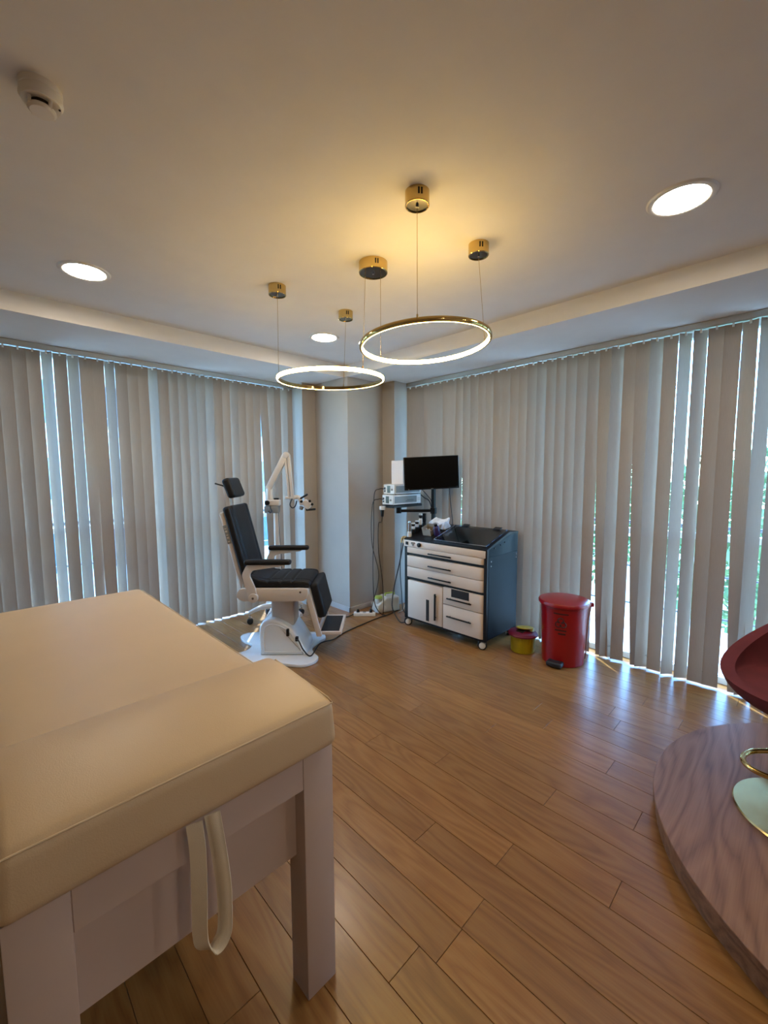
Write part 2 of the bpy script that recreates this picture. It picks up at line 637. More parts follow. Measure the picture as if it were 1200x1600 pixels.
# windows: full-height glazing behind the blinds
def window(name, axis, lo, hi):
    """axis 'x' = glazing in a plane X const, running along Y"""
    def bx(mb, u0, u1, d0, d1, z0, z1, bev=0.003):
        return mb.box(d0, d1, u0, u1, z0, z1, bev, 1) if axis == 'x' else mb.box(u0, u1, d0, d1, z0, z1, bev, 1)
    d = XG if axis == 'x' else YG
    n = max(1, round((hi - lo) / 1.05))
    fr = MB()
    bx(fr, lo, hi, d - 0.035, d + 0.035, 0.0, 0.05)
    bx(fr, lo, hi, d - 0.035, d + 0.035, ZS - 0.06, ZS)
    w = struct(fr, name, 'frame_white', smooth=False)
    for i in range(n + 1):
        u = lo + (hi - lo) * i / n
        bx(MB(), max(lo, u - 0.03), min(hi, u + 0.03), d - 0.032, d + 0.032, 0.05, ZS - 0.06).build(
            'mullion', 'frame_white', w, smooth=False)
    for i in range(n):
        a, b = lo + (hi - lo) * i / n + 0.031, lo + (hi - lo) * (i + 1) / n - 0.031
        bx(MB(), a, b, d - 0.03, d + 0.03, 1.015, 1.06).build('transom', 'frame_white', w, smooth=False)
        bx(MB(), a, b, d - 0.004, d + 0.004, 0.05, 1.015, 0).build('pane', 'window_glass', w, smooth=False)
        bx(MB(), a, b, d - 0.004, d + 0.004, 1.06, ZS - 0.06, 0).build('pane', 'window_glass', w, smooth=False)
    return w


window('window_1', 'y', X0, 2.695)
window('window_2', 'x', Y0, 3.262)


# vertical blinds ----------------------------------------------------------
SW = 0.089
ANG = {'b': 5, 'g': 18, 'h': 29, 'l': 38, 'B': 45, 'R': -28, 'N': 56}


def slat_mesh(a_top, a_bot, z0, z1, sway=0.0, power=1.0):
    """one hanging slat, local x across, y outwards (towards the window), hung at the origin"""
    mb = MB()
    nx, nz = 4, 10
    vs, fs = [], []
    for k in range(nz + 1):
        t = k / nz
        a = math.radians(a_bot + (a_top - a_bot) * t)
        for i in range(nx + 1):
            u = (i / nx - 0.5) * SW
            bow = 0.0035 * (1 - (2 * i / nx - 1) ** 2)
            x, y = u * math.cos(a) + bow * math.sin(a), -u * math.sin(a) + bow * math.cos(a)
            vs.append((x + sway * (1 - t) ** power, y, z0 + (z1 - z0) * t))
    for k in range(nz):
        for i in range(nx):
            p = k * (nx + 1) + i
            fs.append([p, p + 1, p + nx + 2, p + nx + 1])
    mb.add(vs, fs)
    return mb


def blind(axis, slats, label, base):
    root = thing('vertical_blind', label, 'blind', base, group='vertical blinds on the window walls')
    us = [s[0] for s in slats]
    lo, hi = min(us) - 0.06, max(us) + 0.055
    rail = MB()
    if axis == 'y':
        rail.box(lo, hi, YL - 0.024, YL + 0.024, 2.456, ZS - 0.001, 0.003, 1)
    else:
        rail.box(XR - 0.024, XR + 0.024, lo, hi, 2.456, ZS - 0.001, 0.003, 1)
    rail.build('headrail', 'aluminium', root, smooth=False)
    hanger = None
    prev = None
    for u, at, ab, sw in slats:
        mb = slat_mesh(at, ab, 0.012, 2.452, sw, 1.0 if (axis == 'y' or sw > 0) else 2.2)
        # rotate the local frame into the wall: x along the wall away from the far corner's mirror
        if axis == 'y':
            T = Matrix.Translation((u, YL, 0))
        else:
            T = Matrix(((0, 1, 0, XR), (-1, 0, 0, u), (0, 0, 1, 0), (0, 0, 0, 1))) @ Matrix.Diagonal((-1, 1, 1, 1))
        mb.v = [T @ p for p in mb.v]
        s = mb.build('slat', 'slat_fabric', root, angle=60)
        h = MB()
        c = T @ Vector((0, 0, 0))
        h.box(c.x - 0.006, c.x + 0.006, c.y - 0.006, c.y + 0.006, 2.434, 2.457)
        h.build('hanger', 'hanger_white', s, smooth=False)
        e = T @ Vector((0.040 * math.cos(math.radians(ab)) + sw, -0.040 * math.sin(math.radians(ab)), 0.105))
        e0 = T @ Vector((-0.040 * math.cos(math.radians(ab)) + sw, 0.040 * math.sin(math.radians(ab)), 0.105))
        if prev is not None:
            a, b = prev, (e0 if axis == 'y' else e)
            a = min((prev if isinstance(prev, list) else [prev]), key=lambda q: min((q - e).length, (q - e0).length))
            b = e if (a - e).length < (a - e0).length else e0
            mid = (a + b) / 2 - Vector((0, 0, 0.004))
            MB().tube([a, mid, b], 0.0018, 5).build('spacer_chain', 'chain_dark', s)
        prev = [e, e0]
    return root


# left blind: kind of every slat read off the photograph, 83.5 mm pitch; kinds set how far each is turned
kl = 'bhbBglRbBgbbBghhllBgblgggNlbB'
left = []
for i, ch in enumerate(kl):
    a = ANG[ch] * (1.08 if ch in 'hlB' else 1.0) + random.uniform(-2, 2)
    at = ab = a
    sw = 0.0
    if i == 6:
        at, ab = 4, -30
    if i in (0, 2, 7, 10, 11):
        at, ab = 4, 8
    if i == 1:
        at, ab = 6, 30
    if i == 25:
        at, ab, sw = 6, 8, 0.085
    if i == 24:
        at, ab = 7, 8
    left.append((0.2535 + 0.0835 * i, at, ab, sw))
i = 1
while 0.2535 - 0.0835 * i > X0 + 0.06:
    a = random.choice((5, 6, 8, 14))
    left.append((0.2535 - 0.0835 * i, a, a + random.uniform(-1, 3), 0.0))
    i += 1
left.append((2.664, 30, 30, 0.0))
left.sort()
blind('y', left, 'long vertical blind behind the treatment bed and the black exam chair', (0.6, YL, 0.022))

kr = 'ggbgbbgglhhbbgbbbhlhhhllbBbgBbNBbbRBl'
right = []
for i, ch in enumerate(kr):
    a = ANG[ch] * (1.0 if i < 22 else 0.86) + random.uniform(-2, 2)
    at = ab = a
    sw = 0.0
    if i == 8:
        at, ab, sw = 18, 30, 0.055
    if i == 7:
        at, ab = 8, 18
    if i in (24, 27, 34):
        at, ab, sw = a, 6, -0.058
    if i in (23, 26, 33):
        ab = 6
    if i in (22, 26, 27):
        at, ab = a - 8, a + 12
    right.append((3.2246 - 0.0848 * i, at, ab, sw))
i = len(kr)
while 3.2246 - 0.0848 * i > Y0 + 0.06:
    a = random.choice((5, 6, 8, 14))
    right.append((3.2246 - 0.0848 * i, a, a + random.uniform(-1, 3), 0.0))
    i += 1
right.sort()
blind('x', right, 'long vertical blind behind the dark instrument cart and red bin', (XR, 1.4, 0.022))

# ------------------------------------------------------------------ outside
deck = MB().box(XG + 0.05, XG + 1.3, Y0 - 1, YG + 1.3, -0.25, -0.03).box(X0 - 1, XG + 0.05, YG + 0.05, YG + 1.3, -0.25, -0.03)
struct(deck, 'balcony_slab', 'concrete_pale', smooth=False)
over = MB().box(XG + 0.1, XG + 0.2, Y0 - 1, YG + 0.2, ZS + 0.02, ZC + 0.3).box(X0 - 1, XG + 0.1, YG + 0.1, YG + 0.2, ZS + 0.02, ZC + 0.3)  # unseen slab added above the glazing to cut off the high sun
struct(over, 'added_sun_blocker', 'concrete_pale', smooth=False)
struct(MB().box(-60, 60, -60, 60, -4.3, -4.2), 'ground', 'ground_far', smooth=False)


def railing(label, p0, p1):
    p0, p1 = Vector(p0), Vector(p1)
    r = thing('balcony_railing', label, 'railing', p0, group='balcony railings')
    for z in (0.98, 0.52, 0.12):
        MB().tube([p0 + Vector((0, 0, z)), p1 + Vector((0, 0, z))], 0.02 if z > 0.9 else 0.011, 8).build('rail', 'rail_steel', r)
    n = max(2, int((p1 - p0).length / 1.3))
    for i in range(n + 1):
        q = p0.lerp(p1, i / n)
        MB().box(q.x - 0.015, q.x + 0.015, q.y - 0.015, q.y + 0.015, -0.03, 0.965).build('post', 'rail_steel', r, smooth=False)


railing('steel railing outside the window behind the instrument cart', (XG + 1.2, YG + 1.15, 0), (XG + 1.2, Y0, 0))
railing('steel railing outside the window behind the exam chair', (XG + 1.16, YG + 1.2, 0), (X0, YG + 1.2, 0))


def tree(label, x, y, h, r, seed):
    rnd = random.Random(seed)
    t = thing('tree', label, 'tree', (x, y, -4.2), group='trees outside the windows')
    MB().cyl((x, y, -4.2), (x, y, -4.2 + h * 0.62), 0.16, 0.09, 10).build('trunk', 'bark', t)
    vs, fs = [], []
    cz = -4.2 + h * 0.68
    for i in range(2600):
        d = Vector((rnd.gauss(0, 1), rnd.gauss(0, 1), rnd.gauss(0, 1))).normalized() * (rnd.random() ** 0.4)
        p = Vector((x + d.x * r, y + d.y * r, cz + d.z * h * 0.34))
        a = Vector((rnd.gauss(0, 1), rnd.gauss(0, 1), rnd.gauss(0, 1))).normalized() * rnd.uniform(0.09, 0.17)
        b = a.cross(Vector((rnd.gauss(0, 1), rnd.gauss(0, 1), rnd.gauss(0, 1)))).normalized() * 0.07
        o = len(vs)
        vs += [p - a, p + b, p + a, p - b]
        fs.append([o, o + 1, o + 2, o + 3])
    MB().add(vs, fs).build('foliage', 'leaf_green', t, smooth=False, kind='stuff')


tree('green leafy tree outside, seen past the right end of the right blind', 11.5, 0.8, 6.2, 1.9, 1)
tree('green leafy tree outside, seen beside the monitor', 12.5, 9.6, 6.0, 1.8, 2)
tree('green leafy tree outside, seen in the gap right of the red bin', 14.0, 5.0, 6.5, 2.0, 3)

bl = thing('building', 'pale building outside, seen through the gap behind the exam chair', 'building', (8, 24, -4.2))
MB().box(0, 16, 22, 30, -4.2, 7.0).build('wall', 'facade', bl, smooth=False)
for fl in range(3):
    for i in range(6):
        w = MB().box(1.2 + i * 2.5, 2.7 + i * 2.5, 21.9, 22.02, -2.6 + fl * 3.1, -0.9 + fl * 3.1).build('window', 'facade_glass', bl, smooth=False)
    MB().box(0, 16, 21.85, 22.0, -3.3 + fl * 3.1, -3.1 + fl * 3.1).build('floor_band', 'frame_white', bl, smooth=False)


# ------------------------------------------------------------------ ceiling fittings
def downlight(x, y, label, group='recessed ceiling downlights'):
    t = thing('downlight', label, 'ceiling light', (x, y, ZC), group=group)
    MB().lathe([(0.098, -0.006), (0.104, -0.009), (0.118, -0.007), (0.124, 0.0), (0.098, 0.0), (0.098, -0.006)], (x, y, ZC), 48).build('rim', 'plastic_white', t)
    MB().lathe([(0.0, -0.005), (0.098, -0.005), (0.098, -0.001), (0.0, -0.001)], (x, y, ZC), 48).build('diffuser', 'led_white', t)


downlight(0.542, 2.90, 'round recessed downlight in the ceiling left of the ring lamps')
downlight(2.172, 0.455, 'large bright round recessed downlight right of the ring lamps')
downlight(2.177, 2.905, 'small-looking round recessed downlight between the ring lamp cables')
downlight(0.54, -1.2, 'round recessed downlight in the ceiling behind the bed, out of view')
downlight(2.17, -1.2, 'round recessed downlight in the ceiling over the podium, out of view')

dt = thing('smoke_detector', 'white round smoke detector on the ceiling above the bed', 'smoke detector', (0.229, 1.648, ZC))
c = (0.229, 1.648, ZC)
MB().lathe([(0, 0), (0.052, 0), (0.052, -0.016), (0.049, -0.019), (0, -0.019)], c, 36).build('base', 'plastic_cream', dt)
MB().lathe([(0, -0.019), (0.051, -0.019), (0.053, -0.034), (0.047, -0.044), (0.0, -0.044)], c, 36).build('housing', 'plastic_cream', dt)
MB().lathe([(0, -0.044), (0.026, -0.044), (0.026, -0.058), (0, -0.058)], c, 24).build('sensor_chamber', 'slot_black', dt)
cp = MB().lathe([(0, -0.058), (0.034, -0.058), (0.035, -0.062), (0.029, -0.068), (0, -0.070)], c, 30).build('cap', 'plastic_cream', dt)
for i in range(4):
    a = i * PI / 2 + 0.5
    x, y = c[0] + 0.034 * math.cos(a), c[1] + 0.034 * math.sin(a)
    MB().box(x - 0.004, x + 0.004, y - 0.004, y + 0.004, ZC - 0.063, ZC - 0.042).build('cap_leg', 'plastic_cream', dt, smooth=False)
MB().sphere((c[0] + 0.041, c[1] - 0.012, ZC - 0.045), 0.003).build('indicator', 'slot_black', dt)

# pendant: two LED rings hung from five canopies
pend = thing('ring_pendant', 'golden pendant lamp of two glowing rings hung from five round canopies', 'pendant lamp', (1.63, 1.74, ZC))
CAN = [(1.361, 1.185, 0.049), (1.873, 1.230, 0.050), (1.625, 1.725, 0.077), (1.402, 2.328, 0.052), (1.954, 2.356, 0.050)]
for x, y, r in CAN:
    h = 0.054
    cn = MB().lathe([(0, 0), (r, 0), (r, -h + 0.002), (r - 0.002, -h), (r - 0.006, -h), (r - 0.006, -h + 0.006), (0, -h + 0.006)], (x, y, ZC), 44).build('canopy', 'gold', pend)
    MB().lathe([(0, -h + 0.004), (r - 0.0065, -h + 0.004), (r - 0.0065, -h + 0.0065), (0, -h + 0.0065)], (x, y, ZC), 36).build('canopy_plate', 'steel_dark', cn)
    to = math.atan2(-y, -x)
    for s in (-1, 1):
        a = to + s * 0.12 * 0.05 / r + 0.25
        q = Matrix.Translation((x, y, ZC)) @ Matrix.Rotation(a, 4, 'Z')
        MB().box(r - 0.001, r + 0.0008, -0.0035, 0.0035, -0.034, -0.010, mtx=q).build('vent_slot', 'slot_black', cn, smooth=False)
    MB().cyl((x, y, ZC - h - 0.004), (x, y, ZC - h + 0.006), 0.006, seg=12).build('cable_gland', 'chrome', cn)


def ring(cx, cy, cz, r, tx, ty, led_out):
    n = Vector((tx, ty, 1)).normalized()
    q = Matrix.Translation((cx, cy, cz)) @ Vector((0, 0, 1)).rotation_difference(n).to_matrix().to_4x4()
    w, hh = 0.010, 0.0105
    band = MB().lathe([(r - w, -hh), (r, -hh), (r + w * 0.3, -hh * 0.4), (r + w * 0.3, hh * 0.4), (r, hh), (r - w, hh), (r - w, -hh)], (0, 0, 0), 120, mtx=q).build('ring_band', 'gold', pend)
    if led_out:
        p = [(r - 0.001, -hh - 0.001), (r + w * 0.55, -hh * 0.8), (r + w * 0.8, 0), (r + w * 0.55, hh * 0.8), (r, hh * 0.9), (r - 0.001, -hh - 0.001)]
    else:
        p = [(r - w + 0.001, -hh - 0.001), (r - w - 0.004, -hh * 0.8), (r - w - 0.006, 0), (r - w - 0.004, hh * 0.8), (r - w, hh * 0.9), (r - w + 0.001, -hh - 0.001)]
    MB().lathe(p, (0, 0, 0), 120, mtx=q).build('led_strip', 'led_warm', band)
    return q


q1 = ring(1.639, 1.376, 2.130, 0.318, -0.018, 0.051, False)
q2 = ring(1.632, 2.115, 2.075, 0.318, -0.026, -0.013, True)


def cable(top, q, ringc, r=0.318):
    d = Vector((top[0] - ringc[0], top[1] - ringc[1], 0)).normalized()
    b = q @ Vector((d.x * r, d.y * r, 0.012))
    MB().tube([(top[0], top[1], ZC - 0.05), b], 0.0013, 6).build('suspension_wire', 'gold_brushed', pend)
    MB().cyl(b - Vector((0, 0, 0.006)), b + Vector((0, 0, 0.010)), 0.004, seg=10).build('wire_clip', 'gold', pend)


cable(CAN[0], q1, (1.639, 1.376))
cable(CAN[1], q1, (1.639, 1.376))
cable((1.655, 1.70), q1, (1.645, 1.376))
cable(CAN[3], q2, (1.632, 2.115))
cable(CAN[4], q2, (1.632, 2.115))
cable((1.600, 1.76), q2, (1.625, 2.115))

# ------------------------------------------------------------------ treatment bed
bed = thing('treatment_bed', 'cream upholstered treatment bed on white wooden legs, in the near left', 'bed', (0.34, 1.83, 0))
BX0, BX1, BY0, BY1 = -0.012, 0.694, 0.92, 2.73


def leg(x0, x1, y0, y1):
    MB().box(x0, x1, y0, y1, 0, 0.735, 0.0025, 2).build('leg', 'painted_wood_white', bed)


for x0, x1 in ((BX0, BX0 + 0.098), (BX1 - 0.098, BX1)):
    for y0, y1 in ((BY0, BY0 + 0.082), (BY1 - 0.082, BY1)):
        leg(x0, x1, y0, y1)
for y0, y1 in ((BY0 + 0.001, BY0 + 0.04), (BY1 - 0.04, BY1 - 0.001)):
    MB().box(BX0 + 0.098, BX1 - 0.098, y0, y1, 0.643, 0.735, 0.002, 1).build('rail', 'painted_wood_white', bed, smooth=False)
for x0, x1 in ((BX0 + 0.001, BX0 + 0.04), (BX1 - 0.04, BX1 - 0.001)):
    MB().box(x0, x1, BY0 + 0.082, BY1 - 0.082, 0.643, 0.735).build('rail', 'painted_wood_white', bed, smooth=False)
MB().box(BX0 + 0.098, BX1 - 0.098, BY0 + 0.045, BY0 + 0.063, 0.425, 0.655).build('panel', 'painted_wood_white', bed, smooth=False)
MB().box(BX0 + 0.098, BX1 - 0.098, BY1 - 0.04, BY1 - 0.022, 0.425, 0.645).build('panel', 'painted_wood_white', bed, smooth=False)
MB().box(BX1 - 0.04, BX1 - 0.022, BY0 + 0.082, BY1 - 0.082, 0.425, 0.645).build('panel', 'painted_wood_white', bed, smooth=False)
MB().box(BX0 + 0.022, BX0 + 0.04, BY0 + 0.082, BY1 - 0.082, 0.425, 0.645).build('panel', 'painted_wood_white', bed, smooth=False)
MX0, MX1, MZ = -0.022, 0.703, 0.737


def near_pad(p):
    x, y, z = p
    t = max(0.0, min(1.0, (y - 0.898) / 0.36))
    w = max(0.0, min(1.0, (z - MZ) / 0.13))
    z += w * (0.028 * math.sin(min(1.0, t * 1.25) * PI / 2) * (1 - 0.25 * max(0, t - 0.8) / 0.2))
    xc = (MX0 + MX1) / 2
    x = xc + (x - xc) * (1 - 0.022 * w)
    return (x, y + 0.006 * w * (1 - t), z)


nm = MB().pillow(MX0, MX1, 0.898, 1.262, MZ, 0.868, 0.026, 0.006, (16, 14, 4), fn=near_pad).build('mattress_section', 'leatherette_cream', bed, angle=80)
e0 = Vector(near_pad((MX0 + 0.01, 0.902, 0.862)))
e1 = Vector(near_pad((MX1 - 0.008, 0.902, 0.862)))
MB().tube([e0, e1, Vector(near_pad((MX1 - 0.004, 0.93, 0.862))), Vector(near_pad((MX1 - 0.004, 1.22, 0.862)))], 0.0022, 6).build('seam_piping', 'seam_cream', nm)


def far_pad(p):
    x, y, z = p
    w = max(0.0, min(1.0, (z - MZ) / 0.11))
    xc = (MX0 + MX1) / 2
    x = xc + (x - xc) * (1 - 0.03 * w)
    return (x, y, z)


fm = MB().pillow(MX0, MX1, 1.262, 2.752, MZ, 0.836, 0.034, 0.010, (16, 30, 3), fn=far_pad).build('mattress_section', 'leatherette_cream', bed, angle=80)
MB().tube([Vector(far_pad((MX1 - 0.005, 1.29, 0.825))), Vector(far_pad((MX1 - 0.005, 2.72, 0.825)))], 0.002, 6).build('seam_piping', 'seam_cream', fm)
# strap loop hanging from the near edge
st = MB()
cen = spline([Vector((0.302, 0.898, 0.745)), Vector((0.305, 0.893, 0.68)), Vector((0.303, 0.890, 0.58)), Vector((0.300, 0.888, 0.49)),
              Vector((0.306, 0.884, 0.456)), Vector((0.328, 0.878, 0.444)), Vector((0.348, 0.876, 0.466)), Vector((0.354, 0.880, 0.53)),
              Vector((0.353, 0.884, 0.60)), Vector((0.346, 0.892, 0.69)), Vector((0.341, 0.898, 0.745))], 6)
vs, fs = [], []
n = len(cen)
for i, p in enumerate(cen):
    t = (cen[min(i + 1, n - 1)] - cen[max(i - 1, 0)]).normalized()
    s = i / (n - 1)
    wdir = Vector((math.cos(0.35 + 0.5 * math.sin(PI * s)), -math.sin(0.35 + 0.5 * math.sin(PI * s)), 0.0))
    wdir = (wdir - t * wdir.dot(t))
    wdir.normalize()
    nn = t.cross(wdir).normalized()
    for a, b in ((-1, -1), (-0.55, -1.0), (-0.5, -1.5), (0.5, -1.5), (0.55, -1.0), (1, -1), (1, 1), (-1, 1)):
        vs.append(p + wdir * (0.0165 * a) + nn * (0.0016 * b))
for i in range(n - 1):
    for k in range(8):
        l = (k + 1) % 8
        fs.append([i * 8 + k, i * 8 + l, (i + 1) * 8 + l, (i + 1) * 8 + k])
st.add(vs, fs).build('strap_handle', 'strap_white', bed, angle=50)

# ------------------------------------------------------------------ exam chair (local x = facing, y = away from camera)
RZ = AZ - PI / 2
CH = thing('exam_chair', 'black padded medical exam chair on a glossy white floor base', 'chair', (1.849, 3.091, 0), RZ)


def cb(mb, name, material, parent=CH, **kw):
    return mb.build(name, material, parent, world=False, **kw)


half = [(0.235, 0.0), (0.262, -0.11), (0.315, -0.20), (0.29, -0.29), (0.20, -0.345), (0.05, -0.318), (-0.12, -0.315),
        (-0.30, -0.345), (-0.43, -0.32), (-0.465, -0.24), (-0.40, -0.14), (-0.315, -0.07), (-0.295, 0.0)]
outl = half + [(x, -y) for x, y in half[-2:0:-1]]
outl = [(p.x, p.y) for p in spline([Vector((x, y, 0)) for x, y in outl], 4, True)]
cb(MB().prism(outl, 0.0, 0.026, 'xy', 0.006), 'base_plate', 'gloss_white')
arch = [(-0.165, 0.024), (-0.172, 0.20), (-0.160, 0.275), (-0.125, 0.312), (-0.07, 0.325), (0.0, 0.305), (0.085, 0.252), (0.15, 0.165), (0.20, 0.07), (0.212, 0.024)]
arch = [(p.x, p.z) for p in spline([Vector((x, 0, z)) for x, z in arch], 3)]
hs_ = cb(MB().prism(arch, -0.17, 0.17, 'xz', 0.020), 'base_housing', 'gloss_white', angle=50)
ins = [(x * 0.80 + 0.002, 0.055 + (z - 0.024) * 0.76) for x, z in arch]
for sd_ in (-1, 1):
    cb(MB().tube([(x, sd_ * 0.170, z) for x, z in ins], 0.006, 8, closed=True), 'housing_rib', 'gloss_white', hs_)
cb(MB().box(-0.085, 0.105, -0.10, 0.10, 0.25, 0.52, 0.012, 3), 'lift_column', 'enamel_white')
cb(MB().box(-0.25, 0.21, -0.235, 0.235, 0.505, 0.60, 0.008, 2), 'seat_frame', 'enamel_white')
sp = roundpoly([(-0.285, 0.607), (0.252, 0.604), (0.252, 0.555), (0.225, 0.503), (-0.27, 0.503), (-0.318, 0.545)], 0.03)
for s in (-1, 1):
    pl = cb(MB().prism(sp, s * 0.235, s * 0.262, 'xz', 0.004), 'side_plate', 'enamel_white')
    cb(MB().cyl((0.193, s * 0.26, 0.577), (0.193, s * 0.268, 0.577), 0.008, seg=14), 'bolt', 'chrome', pl)
    lk = roundpoly([(-0.215, 0.80), (-0.255, 0.722), (-0.208, 0.51), (-0.175, 0.497), (-0.140, 0.525), (-0.148, 0.60), (-0.195, 0.715), (-0.172, 0.755), (0.06, 0.788), (0.06, 0.80)], 0.02)
    dz = 0.018 if s > 0 else 0.0
    dx = 0.042 if s > 0 else 0.0
    ar = cb(MB().prism([(x + dx * (z > 0.7), z + dz * (z > 0.7)) for x, z in lk], s * 0.262, s * 0.285, 'xz', 0.003), 'armrest', 'enamel_white')
    cb(MB().cyl((-0.170, s * 0.262, 0.538), (-0.170, s * 0.296, 0.538), 0.037, seg=28, bev=0.004), 'pivot_cap', 'enamel_white', ar)
    cb(MB().cyl((-0.170, s * 0.296, 0.538), (-0.170, s * 0.300, 0.538), 0.009, seg=12), 'bolt', 'chrome', ar)
    cb(MB().pillow(-0.235 + dx, 0.130 + dx, -0.03 + s * 0.272, 0.03 + s * 0.272, 0.798 + dz, 0.838 + dz, 0.018, 0.003, (14, 4, 1)), 'arm_pad', 'leatherette_black', ar, angle=80)


def seat_fn(p):
    x, y, z = p
    w = max(0.0, min(1.0, (z - 0.606) / 0.045))
    if x < -0.08:
        t = (-0.08 - x) / 0.14
        z += w * 0.058 * t * t
    for g in (-0.07, 0.03, 0.12):
        z -= w * 0.009 * math.exp(-((x - g) / 0.009) ** 2)
    for g in (-0.17, 0.17):
        z -= w * 0.006 * math.exp(-((y - g) / 0.009) ** 2)
    if x > 0.2:
        z -= w * 0.012 * ((x - 0.2) / 0.065) ** 2
    return (x, y, z)


cb(MB().pillow(-0.215, 0.265, -0.232, 0.232, 0.604, 0.657, 0.02, 0.008, (60, 40, 1), fn=seat_fn), 'seat', 'leatherette_black', angle=80)
tb = math.atan2(0.13, 0.535)
BM = Matrix.Translation((-0.243, 0, 0.665)) @ Matrix.Rotation(-tb, 4, 'Y')


def back_fn(p):
    x, y, z = p
    w = max(0.0, min(1.0, (x + 0.03) / 0.06))
    x -= w * 0.010 * math.exp(-((abs(y) - 0.165) / 0.010) ** 2)
    x += w * 0.010 * max(0, 1 - (abs(y) / 0.16) ** 4) * max(0, 1 - (abs(z - 0.29) / 0.27) ** 4)
    return (x, y, z)


bk = cb(MB().pillow(-0.03, 0.03, -0.228, 0.228, -0.01, 0.598, 0.024, 0.0, (2, 40, 30), mtx=BM, fn=back_fn), 'backrest', 'leatherette_black', angle=80)
sh = cb(MB().box(-0.072, -0.030, -0.205, 0.205, -0.10, 0.565, 0.014, 3, mtx=BM), 'back_shell', 'enamel_white')
cb(MB().box(-0.067, -0.037, -0.2075, -0.204, 0.31, 0.46, 0.001, 1, mtx=BM), 'name_plate', 'device_grey', sh, smooth=False)
for i in range(5):
    zz = 0.325 + i * 0.026
    cb(MB().box(-0.060, -0.044, -0.2085, -0.2070, zz, zz + 0.006 + 0.008 * (i % 2), mtx=BM), 'raised_letter', 'enamel_white', sh, smooth=False)
cb(MB().tube([(-0.455, 0, 1.22), (-0.470, 0, 1.32), (-0.478, 0, 1.43)], 0.001), 'headrest_wire', 'cord_black')
cb(MB().prism([(-0.410, 1.20), (-0.445, 1.20), (-0.470, 1.38), (-0.470, 1.44), (-0.445, 1.455), (-0.428, 1.40)], -0.03, 0.03, 'xz', 0.004), 'headrest_bracket', 'enamel_white')
HM = Matrix.Translation((-0.392, 0, 1.388)) @ Matrix.Rotation(-0.36, 4, 'Y')
hr = cb(MB().pillow(-0.034, 0.034, -0.128, 0.128, -0.082, 0.082, 0.024, 0.0, (2, 16, 6), mtx=HM), 'headrest', 'leatherette_black', angle=80)
cb(MB().tube([(-0.455, -0.03, 1.40), (-0.475, -0.05, 1.41), (-0.525, -0.05, 1.425)], 0.006, 8), 'headrest_lever', 'rubber_black')
for s in (-1, 1):
    cb(MB().prism([(0.212, 0.596), (0.252, 0.596), (0.352, 0.215), (0.345, 0.205), (0.310, 0.205)], s * 0.212, s * 0.234, 'xz', 0.003), 'leg_plate', 'enamel_white')
LM = Matrix.Translation((0.262, 0, 0.62)) @ Matrix.Rotation(-0.23, 4, 'Y')
cb(MB().pillow(-0.01, 0.062, -0.208, 0.208, -0.285, 0.0, 0.022, 0.0, (2, 16, 12), mtx=LM), 'leg_pad', 'leatherette_black', angle=80)
cb(MB().box(0.30, 0.325, -0.21, 0.21, 0.205, 0.235, 0.003, 1), 'leg_crossbar', 'enamel_white')
fp = MB()
for s in (-1, 1):
    fp.box(0.312, 0.500, s * 0.20 - 0.011, s * 0.20 + 0.011, 0.213, 0.237, 0.003, 1)
fp.box(0.483, 0.505, -0.21, 0.21, 0.213, 0.237, 0.003, 1)
fo = cb(fp, 'foot_rest', 'enamel_white')
cb(MB().box(0.335, 0.483, -0.189, 0.189, 0.219, 0.233, 0.001, 1), 'foot_pad', 'rubber_black', fo)
sock = cb(MB().box(0.128, 0.152, -0.195, -0.165, 0.150, 0.185, 0.003, 1), 'power_socket', 'plastic_black')
cb(MB().box(0.056, 0.078, -0.190, -0.165, 0.19, 0.25, 0.004, 1, mtx=None), 'lever', 'plastic_black')

# power cord from the chair along the floor to the power strip
wl = lambda x, y, z: WM['exam_chair'] @ Vector((x, y, z))
cord = MB().tube([wl(0.14, -0.193, 0.168), wl(0.165, -0.225, 0.165), wl(0.205, -0.245, 0.10), wl(0.255, -0.20, 0.034), (2.10, 2.93, 0.030),
                  (2.27, 2.965, 0.007), (2.466, 3.028, 0.006), (2.80, 3.075, 0.006), (2.95, 3.09, 0.006), (3.10, 3.09, 0.006), (3.30, 3.12, 0.006)], 0.0055, 8, smooth=8)
o = cord.build('cable', 'cord_black')
o['label'] = 'black power cable trailing across the floor from the exam chair base'
o['category'] = 'cable'

# ------------------------------------------------------------------ microscope on a rolling stand behind the chair
RH, FH = Vector((math.sin(AZ), -math.cos(AZ), 0)), Vector((math.cos(AZ), math.sin(AZ), 0))
so = RH * -1.075 + FH * 4.2
ST = thing('microscope_stand', 'white rolling floor stand with jointed arm and small microscope, behind the exam chair', 'microscope', so, RZ)


def sb(mb, name, material, parent=ST, **kw):
    return mb.build(name, material, parent, world=False, **kw)


